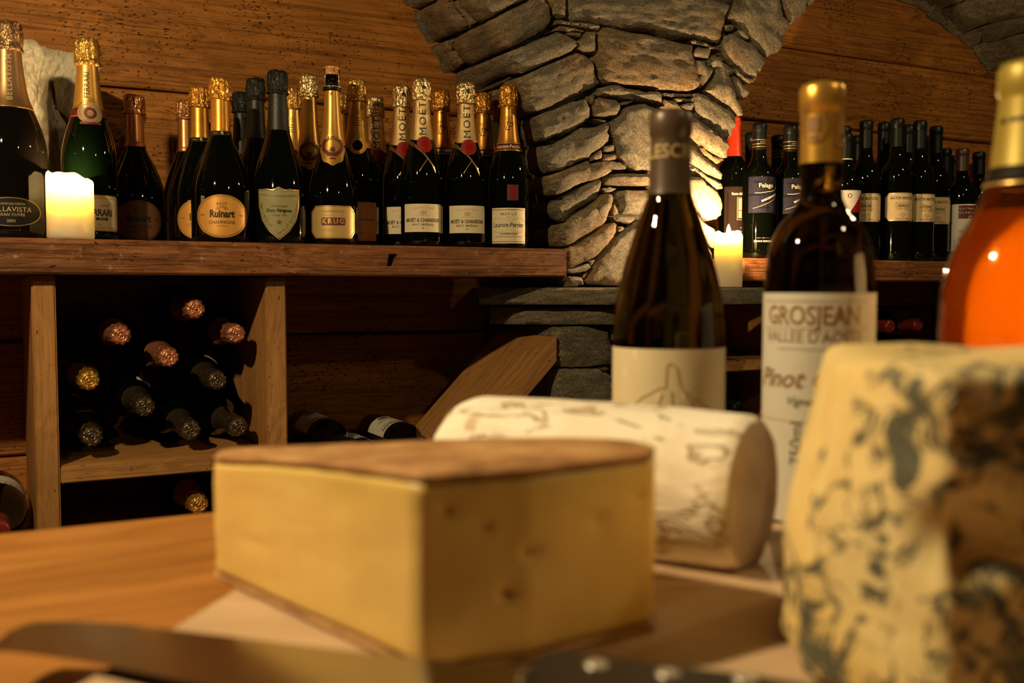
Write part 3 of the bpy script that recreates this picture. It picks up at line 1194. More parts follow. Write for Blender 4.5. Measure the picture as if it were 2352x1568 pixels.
# slanting board, 45 degrees, upper end cut plumb against the pillar
A_ = on_d(1280, 772, 1.722)
x1, z1 = A_.x, A_.z
th = .050
x0, z0 = .4655, z1 - (x1 - .4655)
vs = []
for y in (1.722, 1.985):
    vs += [(x0, y, z0), (x1, y, z1), (x1, y, z1 - th), (x0, y, z0 - th)]
bm = bmesh.new()
bv = [bm.verts.new((v[0], v[1] - 1.72, v[2] - Z_FLOOR)) for v in vs]
for f in ((0, 3, 2, 1), (4, 5, 6, 7), (0, 1, 5, 4), (1, 2, 6, 5), (2, 3, 7, 6), (3, 0, 4, 7)):
    bm.faces.new([bv[i] for i in f])
bmesh.ops.recalc_face_normals(bm, faces=bm.faces[:])
bmesh.ops.bevel(bm, geom=bm.edges[:], offset=.002, segments=2, affect='EDGES')
sb = bm_obj('slanting_board', bm, None, rack)
# grain along the slope: turn the mesh so that its own X runs along the board
R45 = Matrix.Rotation(radians(45), 4, 'Y')
sb.data.transform(R45)
sb.matrix_local = R45.inverted()
sb.data.materials.append(M_rackwood_x)

# right side
SR_T, SR_B = .0640, .0140
shelf2 = thing('shelf', 'old wooden shelf board carrying the red wine bottles, right of the stone pillar', 'shelf', (0, 1.69, SR_B))
prism('shelf_board', [(1.462, 0), (3.05, 0), (3.05, .46), (1.42, .46), (1.42, .1), (1.462, .08)], 0, SR_T - SR_B, M_shelfwood, shelf2, bev=.0035, jag=.0028, seed=9, nsub=22)
rack2 = thing('wine_rack', 'dark wooden bottle rack in the shadow below the red wine shelf', 'rack', (0, 1.72, Z_FLOOR))
box('upright', 1.70, 1.735, 1.76, 2.15, Z_FLOOR, .0135, M_rackwood, rack2)
box('upright', 2.62, 2.655, 1.76, 2.15, Z_FLOOR, .0135, M_rackwood, rack2)
box('lower_shelf', 1.7355, 2.6195, 1.762, 2.15, -.232, -.202, M_rackwood_x, rack2)
box('lower_shelf', 1.36, 1.6995, 1.762, 2.15, -.345, -.315, M_rackwood_x, rack2)
box('lower_shelf', 1.36, 1.6995, 1.762, 2.15, -.19, -.165, M_rackwood_x, rack2)

# ================================================================== TABLE
TZ = -.17
table = thing('table', 'orange brown wooden table under the cheeses and the open bottles', 'table', (.5, .2, Z_FLOOR))
prism('tabletop', [(-1.6, -.65), (1.3, -.65), (1.3, .573), (-1.6, .573)], TZ - .04 - Z_FLOOR, TZ - Z_FLOOR, M_table, table, bev=.003, jag=.0006, nsub=20)
for lx, ly in ((-1.5, -.57), (1.2, -.57), (-1.5, .49), (1.2, .49)):
    box('leg', lx - .035, lx + .035, ly - .035, ly + .035, .001, TZ - .04 - Z_FLOOR, M_rackwood, table, org=(0, 0, 0))

BZ = -.155
board = thing('cutting_board', 'pale wooden cutting board under the three cheeses', 'board', (0, 0, TZ + .0004))
pl = [c2w(-.203, .25), c2w(.30, .131), c2w(.41, .602), c2w(-.0945, .722)]
bo = prism('board', [(p[0], p[1]) for p in pl], 0, BZ - TZ - .0004, None, board, bev=.0025, jag=.0005, nsub=10)
rz = Matrix.Rotation(YAW - radians(8), 4, 'Z')
bo.data.transform(rz)
bo.matrix_local = rz.inverted()
bo.data.materials.append(M_board)


# ================================================================== CHAMPAGNE SHELF
ZS = SH_T + .0006


def on_shelf(px, ytop, d, zb, kind, R, label, turn=0.0, H=None, **kw):
    p = on_d(px, ytop, d)
    h = H or (p.z - zb)
    return Bottle(kind, h, R, label, (p.x, d, zb), face_cam(p.x, d, turn), **kw)


def text_ring(b, lab, w, h, mat, zc, ks=(.93, .88), th0=0.0):
    b.shape('border_line', [(x * ks[0], y * ks[0]) for x, y in lab], mat, zc, th0, .0007, b.last, inner=ks[1] / ks[0])


def label(b, pts, mat, zc, th0=0.0, off=.0004, name='label'):
    b.last = b.shape(name, pts, mat, zc, th0, off)
    b.lz, b.lth = zc, th0
    return b.last


def lt(b, s, size, mat, dz, **kw):
    return b.text(s, size, mat, b.lz, b.lth, .0007, b.last, **{**dict(), **kw}) if dz == 0 else b.text(s, size, mat, b.lz + dz, b.lth, .0007, b.last, **kw)


def micro(b, rows, mat, w, dz, h=.0007, name='small_print'):
    """rows of tiny print too small to read"""
    P = []
    for i in range(rows):
        x = -w / 2
        y = -i * h * 2.2
        while x < w / 2:
            l_ = random.uniform(.0012, .0035)
            P.append(bar(x + l_ / 2, y, l_, h))
            x += l_ + .0008
    b.polys(name, P, mat, b.lz + dz, b.lth, .0007, b.last)


def moet(px, yt, d, label_, turn=0.0, seed=0, full=True, group='champagne bottles with red neck seals'):
    b = on_shelf(px, yt, d, ZS, 'champagne', .0405, label_, turn, name='champagne_bottle', group=group)
    H = b.H
    b.champagne_foil(F_silver if seed == 1 else F_glitter, .645, F_glitter, seed, wr=.10, skirt=.02)
    # vertical lettering on the neck foil
    b.text('MOËT', .0135, I_black, .755 * H, radians(8), .0013, rot=pi / 2, xs=1.08, space=1.25, shear=0.0, serif=True)
    b.polys('star', [star(.0062)], I_black, .937 * H, radians(12), .0058)
    zc = .60 * H
    s_ = b.shape('seal', ellipse(.031, .031, 32), P_redp, zc, radians(12), .0018)
    b.shape('seal_ring', ellipse(.027, .027, 32), I_red, zc, radians(12), .0023, s_, inner=.93)
    b.shape('seal_ring', ellipse(.019, .019, 28), I_red, zc, radians(12), .0023, s_, inner=.90)
    # gold V ribbon lines of the shoulder
    for dx in (0, .004):
        b.polys('gold_line', stroke([(-.034 + dx * .3, .016 + dx), (-.018, .008 + dx), (-.002, -.006 + dx * .8), (.014, -.026 + dx * .5), (.022, -.042 + dx)], .0011), I_gold, .565 * H, radians(8), .0009)
    b.polys('gold_line', stroke([(.006, -.016), (-.004, -.030), (-.010, -.040)], .0011), I_gold, .565 * H, radians(8), .0009)
    if full:
        label(b, rect(.079, .052), P_cream, .168 * H, radians(3))
        bx = rect(.070, .050)
        lt(b, 'CHAMPAGNE', .0038, I_ghost, .0185, space=1.5, arc=2.2, serif=True)
        b.polys('crown', [[(-.005, 0), (.005, 0), (.0055, .002), (-.0055, .002)], [(-.0055, .0028), (-.0065, .0085), (-.003, .005), (0, .0095), (.003, .005), (.0065, .0085), (.0055, .0028)], bar(0, -.0016, .026, .0004)], I_ghost, b.lz + .006, b.lth, .0007, b.last)
        lt(b, 'MOËT & CHANDON', .0063, I_dark, -.0045, xs=.84, bold=.0003, serif=True)
        lt(b, 'BRUT IMPÉRIAL', .0036, I_dark, -.0125, space=1.25, bold=.0001, serif=True)
        b.polys('star', [star(.0024)], I_brown, b.lz - .0185, b.lth, .0007, b.last)
    return b


def laurent(px, yt, d, label_, full=True, turn=0.0, seed=0):
    b = on_shelf(px, yt, d, ZS, 'champagne', .0395, label_, turn, name='champagne_bottle', group='amber foiled champagne bottles')
    H = b.H
    b.champagne_foil(F_amber, .615, F_amber, seed, wr=.10)
    nb = b.band(P_maroon, .60, .636)
    b.text('Laurent-Perrier', .0062, I_white, .618 * H, 0, .0014, nb, xs=.95, bold=.0001, serif=True)
    b.band(F_gold, .636, .645, .0010)
    b.band(F_gold, .592, .60, .0010)
    b.text('LP', .0165, I_black, .74 * H, 0, .0013, xs=.75, shear=.3, bold=-.0004, space=.75)
    b.polys('monogram_ring', [p for p in stroke([(.0075 * cos(a / 8 * pi), .008 * sin(a / 8 * pi)) for a in range(2, 15)], .0007)], I_black, .745 * H, 0, .0013)
    b.polys('small_print', [bar(0, y, .017 - abs(y), .001) for y in (0, -.003, -.006, -.009)], I_brown, .80 * H, 0, .0013)
    b.polys('small_print', [bar(0, 0, .011, .0012), [(-.0012, 0), (.0012, 0), (0, -.006)]], I_black, .855 * H, 0, .0013)
    if full:
        label(b, rect(.0735, .068), P_cream, .135 * H, 0)
        for y, h in ((.0325, .0012), (-.0325, .0012)):
            b.polys('border_line', [bar(0, y, .0735, .0018)], I_white, b.lz, 0, .0007, b.last)
            b.polys('border_line', [bar(0, y * .94, .0735, .0010)], I_dark, b.lz, 0, .0007, b.last)
        lt(b, 'BRUT L-P', .0042, I_dark, .022, space=1.35, bold=.0001, serif=True)
        lt(b, '1812', .0026, I_brown, .0155, space=1.3)
        lt(b, 'Laurent-Perrier', .0088, I_black, .0012, xs=.80, bold=.0001, serif=True)
        lt(b, 'CHAMPAGNE', .0040, I_dark, -.0155, space=1.05, bold=.0001, serif=True)
        for sy in (1, -1):
            b.polys('scroll_line', stroke([(.032 * cos(a), sy * (.0045 + .006 * abs(sin(a * 2)) + .003)) for a in [i * pi / 24 for i in range(25)]], .0005), I_ghost, b.lz + .001, 0, .0007, b.last)
        micro(b, 2, I_dark, .056, -.0205, .0005)
        em = b.polys('emblem', [bar(0, 0, .022, .030)], P_maroon, .335 * H, radians(12), .0005)
        F = [[(-.0015, -.003), (.0015, -.003), (.0022, .006), (0, .011), (-.0022, .006)], [(-.0018, -.002), (-.0045, .002), (-.0085, .004), (-.0075, .007), (-.0045, .008), (-.0022, .003)], [(.0018, -.002), (.0045, .002), (.0085, .004), (.0075, .007), (.0045, .008), (.0022, .003)], bar(0, -.0045, .0065, .0018), bar(0, -.0085, .018, .001), bar(0, -.0108, .018, .001), bar(0, -.013, .014, .001)]
        b.polys('emblem_print', F, P_redp, .338 * H, radians(12), .0010, em)
    return b


def ruinart(px, yt, d, label_, foilm, paper, ink, full=True, turn=0.0, th0=0.0, seed=0, neckband=True, R=.0508):
    b = on_shelf(px, yt, d, ZS, 'round', R, label_, turn, name='champagne_bottle', group='round bellied champagne bottles')
    H = b.H
    b.champagne_foil(foilm, .665, foilm, seed, wr=.10)
    if neckband:
        nb = b.band(P_black, .648, .676)
        b.text('R', .0058, I_white, .662 * H, radians(8), .0014, nb)
        b.polys('small_print', [bar(-.011, 0, .008, .0012), bar(.014, 0, .008, .0012)], I_brown, .662 * H, radians(4), .0014, nb)
    else:
        b.band(F_copper, .65, .68, .0010)
    if full:
        el = ellipse(.092, .072, 44)
        label(b, el, paper, .155 * H, th0)
        text_ring(b, el, 0, 0, ink, b.lz, (.965, .95), th0)
        text_ring(b, el, 0, 0, ink, b.lz, (.92, .91), th0)
        lt(b, 'BRUT', .0042, ink, .0205, space=1.3, arc=1.0, serif=True)
        lt(b, 'Ruinart', .0118, ink, .0035, xs=.82, bold=.0007, serif=True)
        lt(b, 'CHAMPAGNE', .0054, ink, -.0105, xs=.95, serif=True)
        for k_ in range(9):
            a = pi * (k_ + .5) / 9
            b.polys('sunray', stroke([(.004 * cos(a), .004 * sin(a)), (.0105 * cos(a), .0075 * sin(a))], .0007), ink, b.lz + .0105, th0, .0006, b.last)
        lt(b, '750ml', .0026, ink, .002, u=-.0335)
        lt(b, '12%vol', .0024, ink, .002, u=.0335)
        micro(b, 1, ink, .018, -.0165, .0006)
    return b


def krug(px, yt, d, label_, full, seed, cage):
    b = on_shelf(px, yt, d, ZS, 'slender', .0445, label_, 0, name='champagne_bottle', group='gold sleeved champagne bottles with oval crests', cut=None)
    H = b.H
    if cage:
        # cork with wire cage instead of foil
        pts = [(z * H, b.r(z * H) + .0005) for z in [.56 + .02 * i for i in range(16)]]
        lathe('foil_sleeve', pts, F_gold, b.root, 40, False, False, wr=.012, wf=7, seed=3)
        k_ = b.r(.9 * H)
        lathe('neck_ring', [(.862 * H, k_ + .0008), (.866 * H, k_ + .003), (.882 * H, k_ + .003), (.888 * H, k_ + .001), (.905 * H, k_)], F_cap, b.root, 32, False, False)
        lathe('cork', [(.90 * H, .0105), (.915 * H, .0125), (.93 * H, .0145), (.975 * H, .0140), (.985 * H, .0125)], G_black, b.root, 28)
        cap = lathe('cap_plate', [(.984 * H, .0142), (.986 * H, .0150), (.996 * H, .0135), (.999 * H, .008)], P_deeporange, b.root, 28)
        lab = b.polys('paper_tag', [], P_deeporange, 0)
        # front flap of the cage paper
        bm = bmesh.new()
        for p in (bar(0, 0, .023, .014),):
            bm.faces.new([bm.verts.new((x, y, 0)) for x, y in p])
        for v in bm.verts:
            pass
        bmesh.ops.subdivide_edges(bm, edges=bm.edges[:], cuts=6, use_grid_fill=True)
        for v in bm.verts:
            a = v.co.x / .0152
            v.co = Vector((.0152 * sin(a), -.0152 * cos(a), .972 * H + v.co.y))
        tag_ = bm_obj('paper_tag', bm, P_deeporange, b.root, True)
        t_ = b.text('06', .0075, I_dark, .972 * H, 0, .0152 - b.r(.972 * H) + .0006, tag_, space=1.3)
        # wire cage
        for k2 in range(4):
            a = pi / 4 + k2 * pi / 2
            pp = [Vector((.0150 * sin(a), -.0150 * cos(a), .985 * H)), Vector((.0172 * sin(a), -.0172 * cos(a), .94 * H)), Vector((.0168 * sin(a), -.0168 * cos(a), .885 * H))]
            tube('cage_wire', pp, .0008, F_silver, b.root)
        for z_, r_ in ((.883, .0172), (.985, .0152)):
            pp = [Vector((r_ * sin(i * pi / 12), -r_ * cos(i * pi / 12), z_ * H)) for i in range(25)]
            tube('cage_wire', pp, .0009, F_silver, b.root)
    else:
        b.champagne_foil(F_gold, .55, F_glitter, seed, wr=.10)
    # crest at the foot of the sleeve
    cz = .53 * H
    lobes = [(.0245 * (1 + .05 * cos(8 * a)) * cos(a), .0285 * (1 + .05 * cos(8 * a)) * sin(a)) for a in [i * pi / 22 for i in range(44)]]
    cr = b.shape('crest', lobes, F_gold, cz, 0, .0016)
    b.shape('crest_ring', ellipse(.043, .036), P_maroon, cz + .006, 0, .0021, cr, inner=.66)
    b.text('KRUG', .0058, I_gold, cz + .021, 0, .0026, cr, arc=6.0, bold=.0002, space=1.2, serif=True)
    b.polys('crest_print', [bar(0, -.010, .020, .004), bar(0, -.0165, .010, .0025), star(.006, 6, .6)], P_maroon, cz, 0, .0026, cr)
    b.text('K', .0065, I_red, .84 * H, radians(-4), .0013, bold=.0001)
    if full:
        oc = octo(.092, .058, .012)
        label(b, oc, P_gold, .125 * H, 0)
        text_ring(b, oc, 0, 0, I_gold, b.lz, (1.0, .965))
        text_ring(b, oc, 0, 0, P_maroon, b.lz, (.955, .94))
        lt(b, 'CHAMPAGNE', .0042, I_brown, .0185, space=1.2, serif=True)
        lt(b, 'GRANDE CUVÉE', .0032, I_ghost, .0118, space=1.2)
        b.polys('nameplate', [[(x + 0, y) for x, y in octo(.044, .0135, .002, 2)]], P_maroon, b.lz + .001, 0, .0008, b.last)
        b.text('KRUG', .0085, I_gold, b.lz + .001, 0, .0013, b.last, bold=.0005, space=1.35, xs=1.05, serif=True)
        micro(b, 3, I_ghost, .044, -.0125, .0008)
    return b


def tube(name, pts, r, mat, parent, seg=6):
    vs, fs = [], []
    n = len(pts)
    for i, p in enumerate(pts):
        t = (pts[min(i + 1, n - 1)] - pts[max(i - 1, 0)]).normalized()
        a = Vector((0, 0, 1)) if abs(t.z) < .9 else Vector((1, 0, 0))
        u_ = t.cross(a).normalized()
        v_ = t.cross(u_)
        for k_ in range(seg):
            q = 2 * pi * k_ / seg
            vs.append(p + (u_ * cos(q) + v_ * sin(q)) * r)
    for i in range(n - 1):
        for k_ in range(seg):
            k2 = (k_ + 1) % seg
            fs.append((i * seg + k_, i * seg + k2, (i + 1) * seg + k2, (i + 1) * seg + k_))
    fs.append(tuple(range(seg))[::-1])
    fs.append(tuple((n - 1) * seg + k_ for k_ in range(seg)))
    return mesh_obj(name, vs, fs, mat, parent)


# --- front row and those behind, left to right
b = on_shelf(14, 50, 1.775, ZS, 'champagne', .0545, 'large dark sparkling wine bottle with bronze foil and black oval label, beside the candle', turn=0, name='champagne_bottle', glass=G_brown)
H = b.H
b.champagne_foil(F_bell, .60, F_bell, 2, wr=.10)
b.band(F_gold, .598, .603, .0009)
b.text('BELLAVISTA', .0085, I_ghost, .735 * H, radians(4), .0013, rot=pi / 2, space=1.15, serif=True)
b.shape('seal', ellipse(.013, .016), F_bell, .955 * H, radians(8), .0035)
el = ellipse(.094, .044, 44)
label(b, el, P_black, .118 * H, 0)
text_ring(b, el, 0, 0, I_gold, b.lz, (1.0, .97))
lt(b, 'FRANCIACORTA', .0034, I_ghost, .0120, space=1.1)
lt(b, 'BELLAVISTA', .0072, I_ghost, .0035, space=1.1, serif=True)
lt(b, 'GRAN CUVÉE', .0042, I_ghost, -.0045, space=1.1, serif=True)
lt(b, '2001', .0042, I_ghost, -.0140, space=1.1)

b = on_shelf(199, 88, 1.800, ZS, 'champagne', .0435, 'green sparkling wine bottle with golden neck foil and dark red band with round seal', turn=0, name='champagne_bottle', glass=G_green)
H = b.H
b.champagne_foil(F_gold, .63, F_gold, 5, wr=.10, skirt=0)
b.text('FERRARI', .0082, I_black, .762 * H, radians(-4), .0013, rot=pi / 2, bold=.0001, xs=1.0)
nb = b.band(P_maroon, .605, .648, .0011)
sl = b.shape('seal', ellipse(.041, .036, 36), F_silver, .622 * H, radians(6), .0018)
b.shape('seal_ring', ellipse(.036, .031, 36), I_brown, .622 * H, radians(6), .0023, sl, inner=.93)
b.shape('seal_ring', ellipse(.020, .019, 30), P_maroon, .622 * H, radians(6), .0023, sl, inner=.55)
b.polys('seal_print', [bar(0, -.0155, .034, .004)], P_maroon, .618 * H, radians(6), .0023, sl)
label(b, octo(.076, .058, .004, 8), P_gold, .135 * H, radians(18))
b.shape('label_field', octo(.070, .052, .003, 8), P_cream, b.lz, b.lth, .0006, b.last)
b.shape('border_line', octo(.066, .048, .003, 8), I_brown, b.lz, b.lth, .0009, b.last, inner=.975)
b.text('FERRARI', .0105, I_black, b.lz, b.lth, .0009, b.last, bold=.0005, xs=.80)
b.polys('name_bar', [bar(.004, -.0095, .020, .0045)], I_black, b.lz, b.lth, .0009, b.last)
b.text('BRUT', .0028, I_white, b.lz - .0095, b.lth, .0013, b.last, u=.004, serif=True)
b.text('Lunelli', .0040, I_brown, b.lz + .0125, b.lth, .0009, b.last, shear=.4, u=.008)
b.text('DOC', .0026, I_dark, b.lz - .0185, b.lth, .0009, b.last)

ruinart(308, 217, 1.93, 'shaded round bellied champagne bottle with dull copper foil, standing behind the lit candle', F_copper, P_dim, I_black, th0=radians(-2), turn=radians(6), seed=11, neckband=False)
ruinart(424, 230, 2.06, 'round bellied champagne bottle with copper foil, rearmost of its kind behind two others', F_copper, P_dim, I_black, full=False, seed=12, neckband=False, R=.046)
ruinart(457, 200, 1.872, 'round bellied champagne bottle with amber foil, half hidden behind its front twin', F_amber, P_orange, I_dark, th0=radians(0), turn=radians(0), seed=13)
ruinart(505, 180, 1.768, 'round bellied champagne bottle with fully visible orange oval label in front row', F_amber, P_orange, I_black, seed=14)

b = on_shelf(553, 212, 1.99, ZS, 'shield', .043, 'black foiled champagne bottle, rearmost and shortest of three', name='champagne_bottle')
b.champagne_foil(F_black, .60, F_black, 21, wr=.10)
b = on_shelf(587, 180, 1.878, ZS, 'shield', .0455, 'black foiled champagne bottle between its shield labelled twin and the rear one', name='champagne_bottle')
b.champagne_foil(F_black, .64, F_black, 22, wr=.10)
b = on_shelf(637, 163, 1.768, ZS, 'shield', .0478, 'black foiled champagne bottle with olive shield label, in front row', name='champagne_bottle')
b.champagne_foil(F_black, .655, F_black, 23, wr=.10)
sh = subdiv([(-.0385, .034), (-.020, .0395), (-.011, .038), (0, .0435), (.011, .038), (.020, .0395), (.0385, .034), (.0375, .010), (.031, -.014), (.018, -.033), (0, -.048), (-.018, -.033), (-.031, -.014), (-.0375, .010)], 4)
# scalloped top: raise the corners
sh = [(x, y + (.006 * (abs(x) / .0385) ** 3 if y > .03 else 0)) for x, y in sh]
label(b, sh, P_dom, .178 * b.H, 0)
text_ring(b, sh, 0, 0, I_gold, b.lz, (1.0, .975))
text_ring(b, sh, 0, 0, I_dark, b.lz, (.94, .925))
lt(b, 'MOËT et CHANDON à Épernay', .0036, I_dark, .0270, arc=-3.0, xs=.95)
lt(b, 'Champagne', .0042, I_dark, .0105, xs=1.1, shear=.1, serif=True)
lt(b, 'Dom Pérignon', .0052, I_black, .0025, shear=.12, bold=.0003, serif=True)
lt(b, 'Vintage 1999', .0034, I_dark, -.0055, shear=.1)
b.polys('star', [star(.0058)], I_dark, b.lz - .0175, 0, .0007, b.last)
random.seed(11)
lv = []
for i in range(90):
    t = random.uniform(0, 1)
    sgn = 1 if i % 2 else -1
    x = sgn * (.034 * (1 - t ** 2.2) - random.uniform(0, .004))
    y = .018 - .056 * t
    a = random.uniform(0, pi)
    r_ = random.uniform(.0007, .0015)
    lv.append([(x + r_ * cos(a) * 1.4, y + r_ * sin(a) * 1.4), (x - r_ * .5 * sin(a), y + r_ * .5 * cos(a)), (x - r_ * cos(a) * 1.4, y - r_ * sin(a) * 1.4), (x + r_ * .5 * sin(a), y - r_ * .5 * cos(a))])
b.polys('vine_border', lv, I_dark, b.lz, 0, .0007, b.last)


def clicquot(px, yt, d, label_, full=False, seed=0, R=.040):
    b = on_shelf(px, yt, d, ZS, 'champagne', R, label_, name='champagne_bottle', group='gold foiled champagne bottles with small anchor emblem')
    H = b.H
    b.champagne_foil(F_gold, .61, F_gold, seed, wr=.10)
    b.polys('emblem', [*stroke([(.0042 * cos(i * pi / 8), .0042 * sin(i * pi / 8)) for i in range(17)], .0006), bar(0, 0, .0006, .012), bar(0, 0, .008, .0006)], I_brown, .80 * H, 0, .0013)
    b.polys('small_print', [bar(0, -.0045 * i, w_, .0014) for i, w_ in enumerate((.010, .013, .012, .015))], I_brown, .765 * H, 0, .0013)
    if full:
        nb = b.band(P_orange, .585, .622, .0014)
        s_ = b.shape('medallion', ellipse(.036, .034), P_orange, .600 * H, 0, .0020)
        b.shape('medallion_ring', ellipse(.032, .030), I_brown, .600 * H, 0, .0025, s_, inner=.95)
        b.shape('medallion_centre', ellipse(.019, .020), G_black, .600 * H, 0, .0025, s_)
        b.text('Clicquot', .0036, I_brown, .604 * H, radians(-52), .0019, nb)
        label(b, rect(.080, .072), P_deeporange, .150 * H, 0)
        for y in (.0335, -.0335):
            b.polys('border_line', [bar(0, y, .078, .0007)], I_brown, b.lz, 0, .0007, b.last)
        lt(b, 'CHAMPAGNE', .0030, I_brown, .022, space=1.5, arc=1.0, serif=True)
        lt(b, 'Veuve Clicquot Ponsardin', .0056, I_dark, .004, xs=.78, serif=True)
        lt(b, 'BRUT', .0042, I_dark, -.007, serif=True)
        lt(b, 'REIMS FRANCE', .0024, I_dark, -.022)
    return b


clicquot(671, 203, 1.96, 'gold foiled champagne bottle seen between black foiled bottle and gold crested one', seed=31)
krug(709, 170, 1.872, 'gold sleeved champagne bottle with glittering foil head, behind the wire caged bottle', False, 32, False)
krug(762, 153, 1.768, 'gold sleeved champagne bottle with bare wire cage over its cork and octagonal label', True, 33, True)
clicquot(781, 215, 2.02, 'gold foiled champagne bottle almost hidden behind the wire caged bottle', seed=34)
clicquot(820, 183, 1.835, 'gold foiled champagne bottle with orange medallion and orange label', True, 35)
moet(862, 222, 1.935, 'small rear champagne bottle with red neck seal, farthest left of its kind', seed=41, full=False)
moet(922, 197, 1.852, 'champagne bottle with red neck seal and half hidden cream label, behind its front twin', turn=radians(-2), seed=42)
moet(968, 180, 1.768, 'front row champagne bottle with red neck seal, standing left of its twin', seed=43)
laurent(1013, 207, 1.885, 'amber foiled champagne bottle seen between two red sealed bottles', False, seed=51)
moet(1070, 189, 1.768, 'front row champagne bottle with red neck seal, nearest the amber foiled end bottle', seed=44)
laurent(1110, 213, 1.885, 'shaded amber foiled champagne bottle behind the end bottle of the row', False, seed=52)
laurent(1168, 196, 1.746, 'amber foiled champagne bottle with cream label, last in row beside stone pillar', True, seed=53)

# ================================================================== RED WINE SHELF
ZR = SR_T + .0006


def red(px, yt, d, label_, cap=F_cap, turn=0.0, R=.0372, z0=.80, kind='bordeaux', group='dark wine bottles on the far shelf', glass=G_black, H=None):
    b = on_shelf(px, yt, d, ZR, kind, R, label_, turn, H=H, name='wine_bottle', group=group, glass=glass, seg=28)
    b.capsule(cap, z0)
    return b


def mater(px, yt, d, label_, turn):
    b = red(px, yt, d, label_, F_cap, turn, group='wine bottles with cream labels showing a villa')
    oc = octo(.088, .068, .011, 6)
    label(b, oc, P_beige, .375 * b.H, 0)
    text_ring(b, oc, 0, 0, I_gold, b.lz, (.97, .94))
    lt(b, 'MATER MATUTA', .0066, I_dark, .021, bold=.0002, xs=.86, serif=True)
    # engraved villa on its hill
    random.seed(int(px))
    V = [[(-.016, -.008), (-.016, .002), (-.006, .006), (.006, .003), (.016, .008), (.016, -.002), (.004, -.010)]]
    b.polys('villa_print', V, I_ghost, b.lz + .002, 0, .0007, b.last)
    L = []
    for i in range(46):
        x, y = random.uniform(-.018, .018), random.uniform(-.011, .009)
        L.append(bar(x, y, random.uniform(.001, .005), .0007))
    for i in range(5):
        L.append(bar(-.010 + i * .005, .001, .0028, .004))
    b.polys('villa_print', L, I_dark, b.lz + .002, 0, .0009, b.last)
    b.polys('small_print', [bar(0, -.016, .012, .0012), bar(0, -.020, .020, .0010), bar(0, -.0235, .008, .0012)], I_brown, b.lz, 0, .0007, b.last)
    lt(b, 'CASALE DEL GIGLIO', .0034, I_dark, -.0285, xs=.8)
    lt(b, 'NATIVO LAZIO', .0030, I_brown, 0.0001, rot=pi / 2, u=-.036)
    return b


def pelago(px, yt, d, label_, turn, full=True):
    b = red(px, yt, d, label_, F_cap, turn, group='wine bottles with gold ringed black capsules')
    H = b.H
    for z in (.822, .842, .872):
        b.band(I_gold, z, z + .004, .0012, 'gold_ring')
    b.text('UMANI', .0040, I_gold, .857 * H, radians(30), .0014)
    if full:
        label(b, rect(.090, .080), P_navy, .465 * H, radians(24))
        b.shape('oval', ellipse(.050, .024), P_black, b.lz + .019, b.lth, .0007, b.last)
        b.polys('gold_line', stroke([(-.030, .004), (-.018, .0035), (.004, .007), (.018, .010), (.026, .016), (.0265, .021)], .0009), I_white, b.lz, b.lth, .0010, b.last)
        b.text('Pelago', .0095, I_white, b.lz + .020, b.lth, .0011, b.last, u=-.004)
        b.text('MARCHE ROSSO', .0043, I_white, b.lz - .006, b.lth, .0009, b.last, rot=.40, u=.006, bold=.0002, serif=True)
        b.polys('gold_line', stroke([(-.034, -.030), (-.018, -.026), (.010, -.014), (.028, -.004)], .0009), I_ghost, b.lz, b.lth, .0009, b.last)
        b.text('UMANI RONCHI', .0042, I_white, .125 * H, radians(10), .0008, b.last)
        b.polys('small_print', [bar(0, 0, .030, .0005), [(-.0015, 0), (0, .002), (.0015, 0), (0, -.002)]], I_gold, .150 * H, radians(10), .0008, b.last)
    return b


b = red(1686, 268, 1.842, 'wine bottle with bright red capsule, half hidden behind the stone pillar edge', F_red, radians(0), z0=.72, group=None)
label(b, rect(.060, .105), P_brownp, .345 * b.H, radians(14))
lt(b, 'Rocca delle', .0060, I_white, .036, xs=.72, bold=.0003, u=.002)
b.polys('window_frame', [bar(.012, .002, .024, .052)], I_ghost, b.lz, b.lth, .0007, b.last)
b.polys('window_field', [bar(.012, .002, .0215, .0495)], P_brownp, b.lz, b.lth, .0010, b.last)
b.polys('window_light', [bar(.0125, .003, .019, .045)], P_beige, b.lz, b.lth, .0013, b.last)
b.polys('red_line', [[(.003, -.002), (.012, -.001), (.022, -.002), (.022, -.0035), (.012, -.0028), (.003, -.0035)]], P_redp, b.lz, b.lth, .0016, b.last)
b.shape('medal', ellipse(.008, .013), I_ghost, b.lz + .024, b.lth + radians(26), .0016, b.last, inner=.7)
b.text('1997', .0030, I_white, b.lz - .042, b.lth, .0007, b.last, u=.012)
b.text('ROCCADIRONCHI', .0032, I_white, b.lz - .050, b.lth, .0007, b.last)
red(1727, 305, 1.872, 'black capped wine bottle behind the gap between red capsuled and first gold ringed bottle', group='rear wine bottles on far shelf')
pelago(1745, 283, 1.752, 'gold ringed wine bottle with slate blue label, nearest the stone pillar', radians(8))
for_b = pelago(1787, 311, 1.87, 'gold ringed wine bottle without visible label, behind and between its two labelled twins', 0, False)
pelago(1816, 288, 1.752, 'gold ringed wine bottle with slate blue label, beside the golden capsule of the table bottle', radians(14))
red(1849, 296, 1.785, 'black capped wine bottle hidden behind the gold capsuled table bottle', group='rear wine bottles on far shelf')
red(1940, 290, 1.868, 'black capped wine bottle behind the white and red labelled one', group='rear wine bottles on far shelf')
b = red(1943, 307, 1.766, 'wine bottle with white and red diagonal label and white ring under its capsule', F_cap, radians(10), group=None)
b.band(I_white, .792, .80, .0011, 'white_ring')
label(b, rect(.076, .052), P_white, .46 * b.H, radians(8))
b.polys('red_corner', [[(.0, -.026), (.038, -.026), (.038, .022), (.030, .014)]], P_redp, b.lz, b.lth, .0007, b.last)
